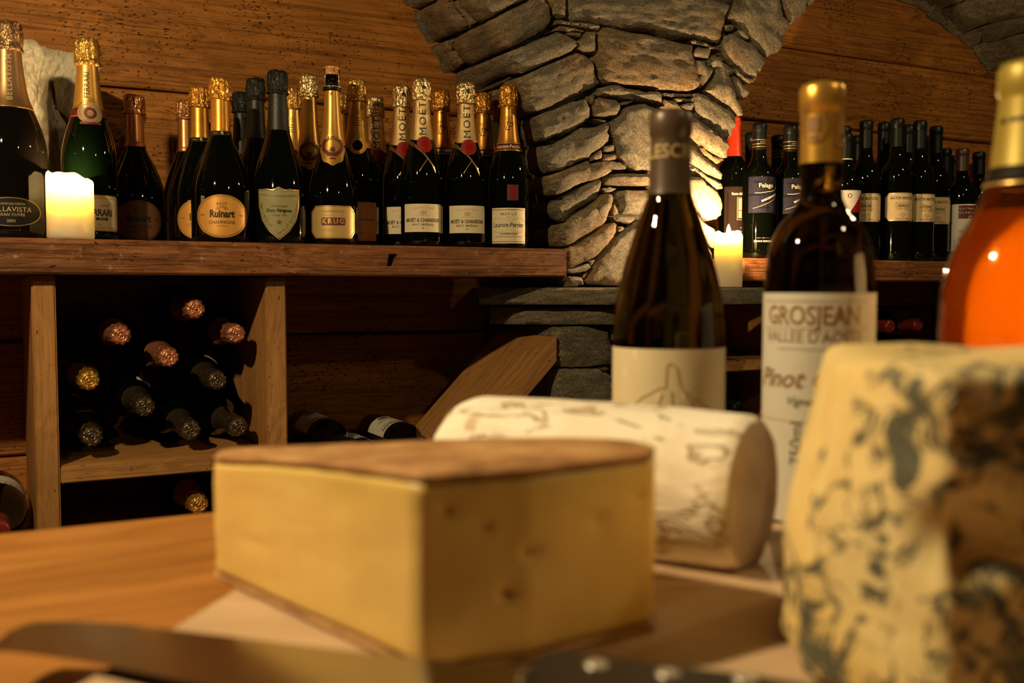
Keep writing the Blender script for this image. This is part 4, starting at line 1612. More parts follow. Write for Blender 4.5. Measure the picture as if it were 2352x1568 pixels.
b.shape('ring_mark', ellipse(.010, .010, 24), I_black, b.lz + .013, b.lth, .0008, b.last, inner=.7)
red(1972, 311, 1.985, 'rear wine bottle peeping out left of the first villa labelled bottle', group='rear wine bottles on far shelf')
mater(1990, 277, 1.775, 'wine bottle with cream villa label, nearest the gold capsuled table bottle', radians(4))
red(2031, 281, 1.868, 'tall black capped wine bottle directly behind and left of the tallest villa labelled one', group='rear wine bottles on far shelf')
mater(2062, 272, 1.752, 'tallest wine bottle with cream villa label and clipped corners', radians(26))
red(2088, 287, 1.868, 'black capped wine bottle between and behind the two clipped corner labelled bottles', group='rear wine bottles on far shelf')
mater(2114, 277, 1.752, 'wine bottle with cream villa label, second from the tallest one towards the orange bottle', radians(32))
mater(2151, 290, 1.79, 'wine bottle with cream villa label cut by its neighbour, nearest the orange bottle', radians(14))
red(2134, 317, 1.96, 'short rear wine bottle glimpsed behind villa labelled bottles', group='rear wine bottles on far shelf')
red(2172, 342, 1.885, 'short black capped wine bottle behind the last villa labelled bottle', group='rear wine bottles on far shelf')
red(2192, 358, 1.93, 'short rear wine bottle left of the brown capsuled bottle', group='rear wine bottles on far shelf')
b = red(2211, 341, 1.766, 'wine bottle with brown capsule and white label with maroon top panel', F_brown, radians(22), group=None)
label(b, rect(.078, .120), P_white, .30 * b.H, 0)
b.polys('top_panel', [bar(.006, .040, .054, .034)], P_maroon, b.lz, 0, .0007, b.last)
b.text('PLATTNER', .0046, I_white, b.lz + .048, 0, .0011, b.last, space=1.6)
b.text('WALDGRIES', .0046, I_white, b.lz + .038, 0, .0011, b.last, space=1.5)
b.shape('arch_mark', ellipse(.013, .022), I_white, b.lz + .020, radians(14), .0011, b.last, inner=.8)
b.text('SÜDTIROL', .0062, I_dark, b.lz - .010, 0, .0007, b.last, space=1.3, xs=.8)
b.text('LAGREIN', .0062, I_dark, b.lz - .028, 0, .0007, b.last, space=1.5, xs=.8)
b.text('ALTO ADIGE', .0030, I_dark, b.lz - .040, 0, .0007, b.last, rot=pi / 2, u=-.030)
red(2240, 375, 1.93, 'short rear wine bottle with dark cap right of the brown capsuled bottle', F_wine, group='rear wine bottles on far shelf')
red(2249, 349, 1.80, 'black capped wine bottle beside the neck of the orange bottle', group='rear wine bottles on far shelf')

# ================================================================== LYING BOTTLES
def lying(tx, ty, dtip, R, H, kind, label_, foilm, group, caps='champ', yaw=0.0, axis=None, roll=0.0, glass=None, z0=.62):
    """bottle lying with its neck towards the room; tip seen at pixel (tx, ty)"""
    if axis:
        s_, z_ = axis
    else:
        p = on_d(tx, ty, dtip)
        s_, z_ = p.x, p.z
    root_y = dtip + H * cos(yaw)
    b = Bottle(kind, H, R, label_, (s_ - H * sin(yaw), root_y, z_), (pi / 2, roll, yaw), name='champagne_bottle' if caps == 'champ' else 'wine_bottle', group=group, glass=glass, seg=30)
    b.root.rotation_mode = 'XYZ'
    # rotate about the bottle's own axis first, then lay down, then yaw
    b.root.rotation_euler = (Matrix.Rotation(yaw, 3, 'Z') @ Matrix.Rotation(pi / 2, 3, 'X') @ Matrix.Rotation(roll, 3, 'Z')).to_euler()
    if caps == 'champ':
        b.champagne_foil(foilm, z0, foilm, tx * .37, wr=.10)
        k_ = .010
        b.polys_top = None
        # pressed rosette on the crown
        for r_ in (.0105, .0058):
            lathe('crown_ring', [(H - .0002, r_ - .0011), (H + .0007, r_ - .0005), (H + .0007, r_ + .0005), (H - .0002, r_ + .0011)], foilm, b.root, 24, False, False)
        lathe('crown_boss', [(H - .0005, .0034), (H + .0012, .0024), (H + .0016, .0008)], foilm, b.root, 16)
    else:
        b.capsule(foilm, .80)
        lathe('crown_ring', [(H - .0002, .0075), (H + .0006, .0080), (H + .0006, .0088), (H - .0002, .0093)], foilm, b.root, 24, False, False)
    return b


F_dk = foil('dark_bronze_foil', (0.16, 0.12, 0.07), 0.22, .8)
GR = 'champagne bottles lying in the rack compartment'
LB_ = [
    ((210, 1008), 1.752, .151, -.2425, F_dk, 'dark foiled bottle with red neck label, at bottom beside the left post', 'redneck'),
    ((440, 990), 1.752, .307, -.2425, F_dk, 'dark foiled lying bottle on the shelf floor, middle of compartment', None),
    ((572, 985), 1.752, .387, -.2425, F_dk, 'dark foiled lying bottle at bottom against the right post', 'lean'),
    ((330, 942), 1.752, .2335, -.198, F_dk, 'dark foiled lying bottle whose small cream neck label shows red, lower of two such', 'tag'),
    ((203, 900), 1.752, .1485, -.151, F_gold, 'gold foiled lying bottle beside the left post', 'collar'),
    ((500, 885), 1.752, .352, -.160, F_dk, 'dark foiled lying bottle whose small cream neck label shows red, higher of two such', 'tag'),
    ((278, 795), 1.752, .198, -.078, F_pink, 'pink foiled lying bottle, farthest left of four', None),
    ((383, 828), 1.752, .273, -.117, F_pink, 'pink foiled lying bottle, lowest of four', None),
    ((558, 780), 1.752, .385, -.080, F_pink, 'pink foiled lying bottle beside the right post', None),
    ((450, 727), 1.752, .318, -.036, F_pink, 'pink foiled lying bottle, topmost of four', None),
    ((450, 1165), 1.752, .318, -.372, F_gold, 'gold foiled lying bottle in the compartment below, just above the table edge', None),
]
for (tx, ty), dt, s_, z_, fm, lb, extra in LB_:
    p = on_d(tx, ty, dt)
    b = lying(tx, ty, dt, .0395, .31, 'champagne', lb, fm, GR, yaw=0, axis=None)
    # keep the body resting where the pile puts it, tip where it is seen
    b.root.location.x, b.root.location.z = s_, z_ + 0.0
    if extra == 'tag':
        t_ = b.shape('neck_label', subdiv([(-.016, -.008), (-.011, -.0105), (0, -.012), (.011, -.0105), (.016, -.008), (.014, .008), (0, .011), (-.014, .008)], 3), P_cream, .50 * b.H, pi - radians(35), .0008)
        b.polys('print', [bar(0, 0, .009, .008), bar(-.009, -.004, .004, .003), bar(.009, -.004, .004, .003)], P_redp, .50 * b.H, pi - radians(35), .0014, t_)
        b.polys('print', [bar(0, -.006, .012, .0015)], I_black, .50 * b.H, pi - radians(35), .0014, t_)
    elif extra == 'redneck':
        t_ = b.shape('neck_label', ellipse(.034, .022), P_maroon, .56 * b.H, pi, .0008)
        b.polys('print', [bar(0, .009, .026, .002)], P_cream, .56 * b.H, pi, .0014, t_)
    elif extra == 'collar':
        b.shape('neck_label', ellipse(.046, .026), P_brownp, .52 * b.H, pi, .0008)
        b.shape('border_line', ellipse(.046, .026), I_gold, .52 * b.H, pi, .0013, None, inner=.95)
# open compartment: still wine bottles above the slanting board
GV = 'wine bottles lying above the slanting board'


def grosjean_label(b, th):
    label(b, rect(.085, .092), P_white, .37 * b.H, th)
    lt(b, 'GROSJEAN', .0105, I_dark, .034, xs=.85, bold=.0003, serif=True)
    lt(b, "VALLEE D'AOSTE", .0056, I_dark, .021)
    lt(b, 'Gamay', .0095, I_red, -.006, shear=.35)
    b.shape('emblem', ellipse(.020, .024), I_dark, b.lz - .030, th, .0008, b.last, inner=.7)
    b.polys('emblem', [star(.008, 6, .5)], I_dark, b.lz - .030, th, .0008, b.last)


b = lying(0, 0, 1.745, .0375, .31, 'bordeaux', 'lying dark wine bottle with white label, close to the right post', F_cap, GV, caps='wine', axis=(.585, -.292), glass=G_brown)
grosjean_label(b, pi + radians(12))
b = lying(0, 0, 1.745, .0375, .31, 'bordeaux', 'lying dark wine bottle with white label, touching the slanting board', F_cap, GV, caps='wine', axis=(.742, -.3095), glass=G_brown)
grosjean_label(b, pi + radians(14))
b = lying(0, 0, 1.76, .0375, .31, 'bordeaux', 'lying wine bottle of which only a scrap of white label shows, between two others', F_cap, GV, caps='wine', axis=(.664, -.3385), glass=G_brown)
grosjean_label(b, pi - radians(14))
b = lying(0, 0, 1.76, .0375, .31, 'bordeaux', 'lying wine bottle under the white labelled one by the right post', F_cap, GV, caps='wine', axis=(.506, -.330), glass=G_brown)
b = lying(0, 0, 1.76, .0375, .31, 'bordeaux', 'lying wine bottle deep in the stack above the slanting board', F_cap, GV, caps='wine', axis=(.5855, -.3745), glass=G_brown)

# far left, beyond the first post
b = lying(0, 0, 1.70, .047, .30, 'burgundy', 'lying dark bottle with red capsule and white label, left of the first post', F_wine, None, caps='wine', axis=(.010, -.3725))
label(b, rect(.13, .075), P_white, .33 * b.H, pi - radians(10))
lt(b, 'BAROLO', .0085, I_black, .028, space=1.3)
micro(b, 2, I_dark, .07, .015, .001)

# dark rack on the right
GD = 'wine bottles lying in the dark rack'
for (s_, z_, fm, dt, lb, gl) in [
    (1.79, -.1635, F_cap, 1.79, 'black capped bottle lying at the left end of the lower row in dark rack', 0),
    (1.868, -.1635, F_cap, 1.79, 'black capped bottle lying second from the rack post, lower row', 0),
    (1.946, -.1635, F_cap, 1.79, 'black capped bottle lying directly below left of the red capsuled one', 0),
    (2.024, -.1635, F_cap, 1.79, 'black capped bottle lying directly below the red capsuled one', 0),
    (2.102, -.1635, F_cap, 1.79, 'black capped bottle lying below the gap of two red capsuled ones', 0),
    (2.180, -.1635, F_cap, 1.79, 'black capped bottle lying below right of the red capsuled ones, near the orange bottle', 0),
    (1.985, -.0965, F_wine, 1.752, 'lying bottle with wine red capsule catching light in dark rack', 1),
    (2.141, -.0965, F_wine, 1.80, 'lying bottle with dull red capsule close to the orange bottle', 0),
]:
    lying(0, 0, dt, .0372, .30, 'bordeaux', lb, fm, GD, caps='wine', axis=(s_, z_))
b = lying(0, 0, 1.78, .0372, .30, 'bordeaux', 'lying bottle with spotted white label seen between the two table bottles', F_cap, GD, caps='wine', axis=(1.53, -.277))
label(b, rect(.075, .09), P_white, .36 * b.H, pi - radians(6))
random.seed(3)
b.polys('print', [bar(random.uniform(-.03, .03), random.uniform(-.04, .04), .005, .003) for _ in range(26)], I_black, b.lz, b.lth, .0009, b.last)

# ================================================================== PAPER BAG behind the first bottles
def crump(x, y, e):
    v = Vector((x * .022, y * .014, 3.3))
    h = .020 * (1 - exp(-e / 22)) + .012 * noise.noise(v) - .011 * abs(noise.noise(Vector((x * .045 + y * .012, y * .022, 8)))) - .006 * abs(noise.noise(Vector((x * .12, y * .05 + x * .03, 18))))
    return h


tp = NT('tissue_paper')
tv = tp.coords((1, 1, 1), rnd=False)
tp.set(Base_Color=(0.56, 0.49, 0.34), Roughness=0.6)
tp.bump(tp.noise(tv, 40, 4, .6, 2.0), .5, .004)
bagp = [(20, 100), (45, 88), (62, 90), (75, 88), (95, 104), (130, 112), (165, 118), (180, 120), (215, 140), (231, 158), (230, 182), (214, 200), (205, 240), (185, 285), (158, 276), (150, 262), (128, 250), (127, 215), (120, 188), (116, 190), (122, 232), (138, 262), (152, 285), (146, 330), (140, 420), (134, 480), (128, 560), (60, 560), (40, 520), (30, 420), (22, 250)]
bag = build_stone(bagp, lambda x, y: (on_d(x, y, 1.965), 1.0), None, depth=.06, mat=tp.m, cell=4.2, name='paper_bag', crumple=crump)
bag['label'] = 'crumpled cream tissue paper bag standing behind the candle and bronze foiled bottle'
bag['category'] = 'bag'

# ================================================================== CANDLES
wx = NT('candle_wax')
wx.set(Base_Color=(0.93, 0.86, 0.66), Roughness=0.5, Subsurface_Weight=1.0, Subsurface_Scale=0.05)
wx.b.inputs['Subsurface Radius'].default_value = (1.0, 0.80, 0.50)
tr = wx.n('ShaderNodeBsdfTranslucent')
tr.inputs[0].default_value = (1.0, 0.92, 0.76, 1)
ms = wx.n('ShaderNodeMixShader')
ms.inputs[0].default_value = 0.4
wx.l(wx.b.outputs[0], ms.inputs[1])
wx.l(tr.outputs[0], ms.inputs[2])
wx.l(ms.outputs[0], wx.out.inputs[0])
fm = NT('flame')
fm.set(Base_Color=(0, 0, 0), Emission_Color=(1.0, 0.60, 0.22), Emission_Strength=60.0)
M_wick = plain('charred_wick', (0.01, 0.008, 0.006), 0.9)


def candle(px, py_base, d, R, Hc, well, label_, power, zb, dip, flame_up):
    p = on_d(px, py_base, d)
    t = thing('candle', label_, 'candle', (p.x, d, zb))
    seg = 40
    pr = [(0.0, R * .96), (.003, R), (Hc * .5, R * 1.0), (Hc - .008, R * .985), (Hc - .003, R * .95), (Hc, R * .86), (Hc - .002, R * .78), (Hc - .006, R * .72), (Hc - well * .7, R * .66), (Hc - well, R * .5), (Hc - well - .002, R * .1)]
    o = lathe('wax_body', pr, wx.m, t, seg)
    for v in o.data.vertices:
        if v.co.z > Hc * .8:
            a = atan2(v.co.x, -v.co.y)
            k_ = (v.co.z - Hc * .8) / (Hc * .2)
            v.co.z += k_ * (dip * (sin(a) * .5 + .5) * -1 + .0022 * sin(a * 3 + 1.3) + .0012 * sin(a * 7))
        v.co.x += .0008 * noise.noise(v.co * 40)
    zf = Hc - well
    tube('wick', [Vector((0, 0, zf - .004)), Vector((.001, 0, zf + .006)), Vector((.003, 0, zf + .011))], .0011, M_wick, t)
    fz = zf + .008
    fl_ = lathe('flame', [(fz, .0012), (fz + .004, .0040), (fz + .009, .0048), (fz + .016, .0036), (fz + flame_up, .0008)], fm.m, t, 14)
    ld = bpy.data.lights.new('candle_light', 'POINT')
    ld.energy = power
    ld.color = (1.0, 0.64, 0.30)
    ld.shadow_soft_size = .004
    lo = bpy.data.objects.new('candle_light', ld)
    COL.objects.link(lo)
    lo.parent = t
    lo.location = (0, 0, fz + .030 if flame_up > .02 and well < .02 else fz + .018)
    return t


candle(163, 545, 1.7272, .0352, .104, .042, 'lit cream pillar candle at the edge of the champagne shelf', 13.0, SH_T + .0012, .010, .026)
candle(1672, 662, 1.632, .0292, .1135, .016, 'lit cream pillar candle on the stone ledge beside the pillar', 12.0, .0008, .001, .024)

# ================================================================== OPEN BOTTLES ON THE TABLE
def clear_glass(name, col, ior=1.4, rough=0.0):
    t = NT(name)
    t.set(Base_Color=col, Roughness=rough, Transmission_Weight=1.0, IOR=ior)
    return t.m


G_olive = clear_glass('olive_glass', (0.25, 0.19, 0.032), 1.36)
G_amber = clear_glass('dark_amber_glass', (0.16, 0.10, 0.02), 1.36)
x, y = c2w(.1150, .734)
b = Bottle('burgundy', .2975, .0405, 'sloping shouldered olive wine bottle with taupe capsule, behind the white cheese log', (x, y, TZ + .0006), (0, 0, -atan2(x, y)), glass=G_olive, name='wine_bottle', seg=64)
H = b.H
cp = b.capsule(F_taupe, .795)
b.text('LESCRÊTES', .0095, I_ghost, .895 * H, radians(45), .0014, cp, bold=.0002, xs=.95, serif=True)
label(b, rect(.225, .11, 40), P_cream, .240 * H, radians(-5))
hl = []
for pts_ in ([(-.034, -.012), (-.020, .000), (-.006, .008), (-.002, .008)], [(-.002, .008), (-.001, .024), (.000, .025), (.003, .025), (.006, .022), (.008, .010)], [(.008, .010), (.020, .000), (.034, -.008), (.048, -.016)], [(.010, .006), (.024, -.012)], [(-.004, .004), (-.010, -.012)], [(.002, .006), (.004, -.012)], [(-.016, -.016), (.014, -.018), (.044, -.018)]):
    hl += stroke(pts_, .0011)
b.polys('hill_drawing', hl, I_ghost, b.lz + .020, 0, .0008, b.last)
b.text('Les Crêtes', .0085, I_brown, b.lz - .012, 0, .0008, b.last, shear=.3)
gl_liq = None

x, y = c2w(.2135, .697)
b = Bottle('wide', .3095, .0372, 'square shouldered wine bottle with gold capsule and white label, between two cheeses', (x, y, TZ + .0006), (0, 0, -atan2(x, y)), glass=G_amber, name='wine_bottle', seg=64)
H = b.H
cp = b.capsule(F_satin, .822)
b.polys('embossed_crest', [*stroke([(.009 * cos(i * pi / 10), .013 * sin(i * pi / 10)) for i in range(21)], .0012), bar(0, 0, .008, .010), bar(0, -.009, .005, .004)], I_brown, .905 * H, radians(-22), .0014, cp)
b.polys('embossed_crest', [bar(0, 0, .010, .014), bar(0, -.014, .013, .003)], I_brown, .905 * H, radians(58), .0014, cp)
label(b, rect(.118, .155, 30), P_white, .285 * H, radians(-2))
zt_ = .0775
lt(b, 'GROSJEAN', .0125, I_brown, zt_ - .0155, xs=.80, bold=.0003, u=-.0035, serif=True)
# serifs would be lost in the blur; rules above and below the name
b.polys('rule', [bar(-.002, zt_ - .0055, .080, .0004), bar(-.002, zt_ - .0235, .080, .0004)], I_brown, b.lz, b.lth, .0008, b.last)
lt(b, "VALLEE D'AOSTE", .0078, I_brown, zt_ - .0295, xs=.86, u=-.0035)
micro(b, 1, I_brown, .055, zt_ - .0375, .0006)
lt(b, 'Pinot Gris', .0125, I_brown, zt_ - .058, shear=.35, u=-.010, bold=.0003)
lt(b, 'Vigne Creton', .0058, I_dark, zt_ - .0725, shear=.35, u=.002)
lt(b, '750ml', .0085, I_dark, zt_ - .101, rot=pi / 2, u=-.012)
b.polys('rule', [bar(0, zt_ - .086, .10, .0005)], I_ghost, b.lz, b.lth, .0008, b.last)

x, y = c2w(.2820, .548)
rg = NT('rose_wine')
rg.set(Base_Color=(1.0, 0.40, 0.012), Roughness=0.16, IOR=1.33, Specular_IOR_Level=.4)
gt = rg.n('ShaderNodeBsdfTranslucent')
gt.inputs[0].default_value = (1.0, 0.45, 0.006, 1)
gm = rg.n('ShaderNodeMixShader')
gm.inputs[0].default_value = 0.50
rg.b.inputs['Transmission Weight'].default_value = 1.0
rg.l(rg.b.outputs[0], gm.inputs[1])
rg.l(gt.outputs[0], gm.inputs[2])
rg.l(gm.outputs[0], rg.out.inputs[0])
cg = NT('thin_amber_glass')
t1 = cg.n('ShaderNodeBsdfTransparent')
t1.inputs[0].default_value = (0.92, 0.72, 0.42, 1)
g1 = cg.n('ShaderNodeBsdfGlossy')
g1.inputs['Roughness'].default_value = 0.03
fr = cg.n('ShaderNodeFresnel')
fr.inputs[0].default_value = 1.45
m1 = cg.n('ShaderNodeMixShader')
cg.l(fr.outputs[0], m1.inputs[0])
cg.l(t1.outputs[0], m1.inputs[1])
cg.l(g1.outputs[0], m1.inputs[2])
cg.l(m1.outputs[0], cg.out.inputs[0])
b = Bottle('rose', .2760, .0455, 'glowing orange wine bottle with olive gold capsule, behind the blue cheese', (x, y, BZ + .0006), (0, 0, -atan2(x, y)), glass=cg.m, name='wine_bottle', seg=64)
H = b.H
lathe('wine', [(.004, .038)] + [(z, r - .0016) for z, r in b.prof if .008 < z < .715 * H] + [(.717 * H, .004)], rg.m, b.root, 56)
cp = b.capsule(F_olive, .775)
b.band(P_black, .765, .795, .0009, 'dark_band')
b.band(I_gold, .758, .764, .0011, 'gold_ring')
b.text('ATV', .0105, I_black, .862 * H, radians(-22), .0016, cp, bold=.0014)

# the candle that lights the orange bottle from behind, just beyond the picture
x, y = c2w(.335, .640)
t = thing('candle', 'lit cream pillar candle on the table, hidden beyond the orange bottle', 'candle', (x, y, TZ + .0006))
lathe('wax_body', [(0, .031), (.003, .033), (.209, .033), (.215, .031), (.214, .028), (.207, .0265), (.130, .025), (.122, .018), (.120, .004)], wx.m, t, 36)
tube('wick', [Vector((0, 0, .118)), Vector((0, 0, .128)), Vector((.002, 0, .133))], .0011, M_wick, t)
lathe('flame', [(.128, .0012), (.133, .0045), (.140, .0055), (.150, .004), (.163, .0008)], fm.m, t, 14)
lamp('candle_light', (x, y, TZ + .1665), 26.0, (1.0, 0.66, 0.32), .005)

# ================================================================== CHEESES
def cheese_block(name, plan, zb, ztop_f, mat, parent, rnd=.006, nz=22, nsub=16, disp=.001, dscale=30, seed=0.0, belly=0.0, pits=(), cap_rings=5, taper=0.0):
    pts = subdiv(plan, nsub)
    n = len(pts)
    nr = []
    for i in range(n):
        a, c = pts[i - 2], pts[(i + 2) % n]
        dx, dy = c[0] - a[0], c[1] - a[1]
        L = sqrt(dx * dx + dy * dy) or 1
        nr.append((dy / L, -dx / L))
    vs, fs = [], []
    cx = sum(p[0] for p in pts) / n
    cy = sum(p[1] for p in pts) / n
    for j in range(nz + 1):
        t = j / nz
        for (x, y), (a, c) in zip(pts, nr):
            H_ = ztop_f(x, y) - zb
            z = H_ * t
            e = 0
            if z < rnd:
                e -= rnd - sqrt(max(0, rnd ** 2 - (rnd - z) ** 2))
            if H_ - z < rnd:
                e -= rnd - sqrt(max(0, rnd ** 2 - (rnd - (H_ - z)) ** 2))
            e += belly * sin(pi * t)
            P = Vector((x * dscale, y * dscale, z * dscale + seed))
            e += disp * (noise.noise(P) + .5 * noise.noise(P * 2.7))
            if taper:
                XC = x * cos(YAW) - y * sin(YAW)
                YC = x * sin(YAW) + y * cos(YAW)
                sh_ = taper * t ** 1.4 * smooth((.24 - XC) / .06) * smooth((YC - .340) / .06)
                x, y = x + sh_ * cos(YAW), y - sh_ * sin(YAW)
            q = Vector((x, y, zb + z))
            for (c0, r0, dep) in pits:
                dd = (q - c0).length
                if dd < r0:
                    e -= dep * smooth(1 - dd / r0)
            vs.append((x + a * e, y + c * e, q.z + (.4 * disp * noise.noise(P * .6) if t == 1 else 0)))
    for j in range(nz):
        for i in range(n):
            k_ = (i + 1) % n
            fs.append((j * n + i, j * n + k_, (j + 1) * n + k_, (j + 1) * n + i))
    base = nz * n
    prev = list(range(base, base + n))
    for r in range(1, cap_rings + 1):
        s_ = 1 - r / (cap_rings + .6)
        cur = []
        for i in range(n):
            x0, y0, z0 = vs[base + i]
            X, Y = cx + (x0 - cx) * s_, cy + (y0 - cy) * s_
            vs.append((X, Y, ztop_f(X, Y) + disp * noise.noise(Vector((X * dscale, Y * dscale, seed)))))
            cur.append(len(vs) - 1)
        for i in range(n):
            k_ = (i + 1) % n
            fs.append((prev[i], prev[k_], cur[k_], cur[i]))
        prev = cur
    fs.append(tuple(prev))
    fs.append(tuple(range(n))[::-1])
    return mesh_obj(name, vs, fs, mat, parent)


# --- wedge of hard cheese
ch = NT('pressed_cheese_paste')
v = ch.coords(rnd=False)
c = ch.ramp(ch.noise(v, 14, 4), [(.3, (0.74, 0.50, 0.15)), (.7, (0.84, 0.60, 0.21))])
eye = ch.ramp(ch.noise(v, 75, 2, .4), [(.70, 0.0), (.76, 1.0)])
c = ch.mix(ch.math('MULTIPLY', eye, .35), c, (0.40, 0.20, 0.05))
sepz = ch.n('ShaderNodeSeparateXYZ')
ch.l(v, sepz.inputs[0])
edge = ch.ramp(ch.math('ABSOLUTE', ch.math('SUBTRACT', sepz.outputs[2], -.117)), [(.018, 0.0), (.040, .55)])
c = ch.mix(edge, c, (0.56, 0.42, 0.09))
ch.set(Base_Color=c, Roughness=.42, Subsurface_Weight=.25, Subsurface_Scale=.008)
ch.b.inputs['Subsurface Radius'].default_value = (1, .7, .3)
ch.bump(ch.math('ADD', ch.noise(v, 40, 4), ch.math('MULTIPLY', eye, -1.5)), .35, .002)
rd = NT('cheese_rind')
v = rd.coords(rnd=False)
c = rd.ramp(rd.noise(v, 35, 5, .6), [(.3, (0.20, 0.09, 0.03)), (.5, (0.42, 0.21, 0.075)), (.72, (0.58, 0.36, 0.15))])
c = rd.mix(rd.ramp(rd.noise(v, 28, 2), [(.66, 0.0), (.72, .8)]), c, (0.60, 0.14, 0.03))
rd.set(Base_Color=c, Roughness=.7)
rd.bump(rd.noise(v, 90, 4), .6, .002)

cL, cF, cG, cR = on_z(488, 1326, BZ), on_z(970, 1552, BZ), on_z(1215, 1522, BZ), on_z(1514, 1444, BZ)
wedge = thing('cheese_wedge', 'wedge of firm yellow cheese with orange brown rind, in front on the board', 'cheese', (0, 0, 0))


def w2(X, Y):
    return c2w(X, Y)




def tow(a, b_, k_):
    L_ = (Vector((b_.x, b_.y)) - Vector((a.x, a.y))).length
    return (a.x + (b_.x - a.x) * k_ / L_, a.y + (b_.y - a.y) * k_ / L_)


planw = [tow(cL, cF, .004), (cF.x, cF.y), (cG.x, cG.y), tow(cR, cG, .004), w2(.0665, .4640), w2(.0645, .4720), w2(.050, .497), w2(.010, .527), w2(-.045, .548), w2(-.105, .560), w2(-.142, .562), w2(-.1580, .556), w2(-.1625, .548)]
TL, TF = Vector((cL.x, cL.y)), Vector((cF.x, cF.y))


def wtop(x, y):
    # falls a little towards the far left corner
    t = max(0, min(1, (Vector((x, y)) - TL).length / .2))
    return BZ + .0700 + .0105 * smooth(t) - .006 * smooth(((x * sin(YAW) + y * cos(YAW)) - .47) / .08)


def on_line(a, b_, t, z):
    return Vector((a.x + (b_.x - a.x) * t, a.y + (b_.y - a.y) * t, BZ + z))


pits = [(on_line(cG, cR, .02, .046), .0045, .006), (on_line(cF, cG, .80, .030), .005, .005), (on_line(cF, cG, .25, .066), .004, .003), (on_line(cG, cR, .5, .055), .005, .003), (on_line(cG, cR, .84, .062), .0035, .003), (on_line(cF, cG, .6, .058), .003, .003), (on_line(cL, cF, .28, .028), .004, .003), (on_line(cL, cF, .5, .045), .003, .002), (on_line(cL, cF, .78, .018), .004, .003), (on_line(cL, cF, .62, .032), .003, .002)]
cheese_block('paste', planw, BZ + .0032, lambda x, y: wtop(x, y) - .0026, ch.m, wedge, rnd=.003, nz=34, nsub=16, disp=.0008, dscale=45, seed=1, pits=pits)


def grow(plan, g):
    n = len(plan)
    cx, cy = sum(p[0] for p in plan) / n, sum(p[1] for p in plan) / n
    return [(cx + (x - cx) * (1 + g / sqrt((x - cx) ** 2 + (y - cy) ** 2)), cy + (y - cy) * (1 + g / sqrt((x - cx) ** 2 + (y - cy) ** 2))) for x, y in plan]


def shift(f, dz):
    return lambda x, y: f(x, y) + dz


o = cheese_block('top_rind', grow(planw, .0002), 0, lambda x, y: .0034, rd.m, wedge, rnd=.0016, nz=4, nsub=22, disp=.0007, dscale=90, seed=4)
for v_ in o.data.vertices:
    v_.co.z += wtop(v_.co.x, v_.co.y) - .0026
cheese_block('bottom_rind', grow(planw, .0010), BZ + .0003, lambda x, y: BZ + .0034, rd.m, wedge, rnd=.0012, nz=4, nsub=22, disp=.0007, dscale=90, seed=7)

# --- white log
lg = NT('bloomy_rind')
v = lg.coords((1, 1, 1), rnd=False)
mpv = lg.n('ShaderNodeMapping')
mpv.inputs['Scale'].default_value = (1, 1, .35)
lg.l(v, mpv.inputs['Vector'])
st = lg.noise(mpv.outputs[0], 48, 5, .6, 1.4)
c = lg.ramp(lg.noise(v, 26, 4), [(.3, (0.84, 0.74, 0.58)), (.6, (0.93, 0.86, 0.72))])
crk = lg.ramp(lg.noise(mpv.outputs[0], 62, 3, .55, .9), [(.56, 0.0), (.60, .8), (.64, 0.0)])
c = lg.mix(crk, c, (0.42, 0.26, 0.10))
c = lg.mix(lg.ramp(lg.noise(v, 42, 2), [(.69, 0.0), (.74, .6)]), c, (0.50, 0.32, 0.12))
lg.set(Base_Color=c, Roughness=.75, Subsurface_Weight=.15, Subsurface_Scale=.006)
lg.bump(lg.math('ADD', st, lg.math('MULTIPLY', crk, -1.0)), .8, .003)
le = NT('shaded_cut_end')
v = le.coords(rnd=False)
c = le.ramp(le.noise(v, 20, 4), [(.3, (0.42, 0.31, 0.21)), (.7, (0.55, 0.43, 0.31))])  # greyer than the rind: the shadow on this end is put into its colour
le.set(Base_Color=c, Roughness=.6)
le.bump(le.noise(v, 30, 4), .3, .002)
RL = .0435
eR = c2w(.134, .550)
eL = c2w(-.038, .664)
ax = Vector((eL[0] - eR[0], eL[1] - eR[1], 0))
LL = ax.length
log = thing('cheese_log', 'white rinded log of soft cheese with cut end coloured grey for shade, behind the yellow wedge', 'cheese', (eR[0], eR[1], BZ + RL * .94))
lz_ = ax.normalized()
ly_ = Vector((0, 0, 1))
lx_ = ly_.cross(lz_)
log.rotation_euler = Matrix((lx_, ly_, lz_)).transposed().to_euler()
seg, rings = 72, 46
vs, fs = [], []
for i in range(rings + 1):
    t = i / rings
    z = t * LL
    k_ = 1.0
    ez = z / .006
    if z < .006:
        k_ = .93 + .07 * sqrt(max(0, 1 - (1 - ez) ** 2))
    if LL - z < .030:
        k_ = sqrt(max(0.0, 1 - (1 - (LL - z) / .030) ** 2)) * .5 + .5
    for j in range(seg):
        a = 2 * pi * j / seg
        P = Vector((cos(a) * 2.2, sin(a) * 2.2, z * 14))
        r_ = RL * k_ * (1 + .030 * noise.noise(P) + .014 * noise.noise(Vector((cos(a) * 9, sin(a) * 9, z * 40))) + .03 * sin(pi * t))
        x_, y_ = r_ * cos(a), r_ * sin(a)
        y_ = max(y_, -RL * .935)
        vs.append((x_, y_, z))
for i in range(rings):
    for j in range(seg):
        j2 = (j + 1) % seg
        fs.append((i * seg + j, i * seg + j2, (i + 1) * seg + j2, (i + 1) * seg + j))
vs.append((0, 0, LL + .001))
fs += [(len(vs) - 1, (rings - 1 + 1) * seg + j, rings * seg + (j + 1) % seg) for j in range(seg)]
o = mesh_obj('rind', vs, fs, lg.m, log)
bm = bmesh.new(); bm.from_mesh(o.data); bmesh.ops.recalc_face_normals(bm, faces=bm.faces[:]); bm.to_mesh(o.data); bm.free()
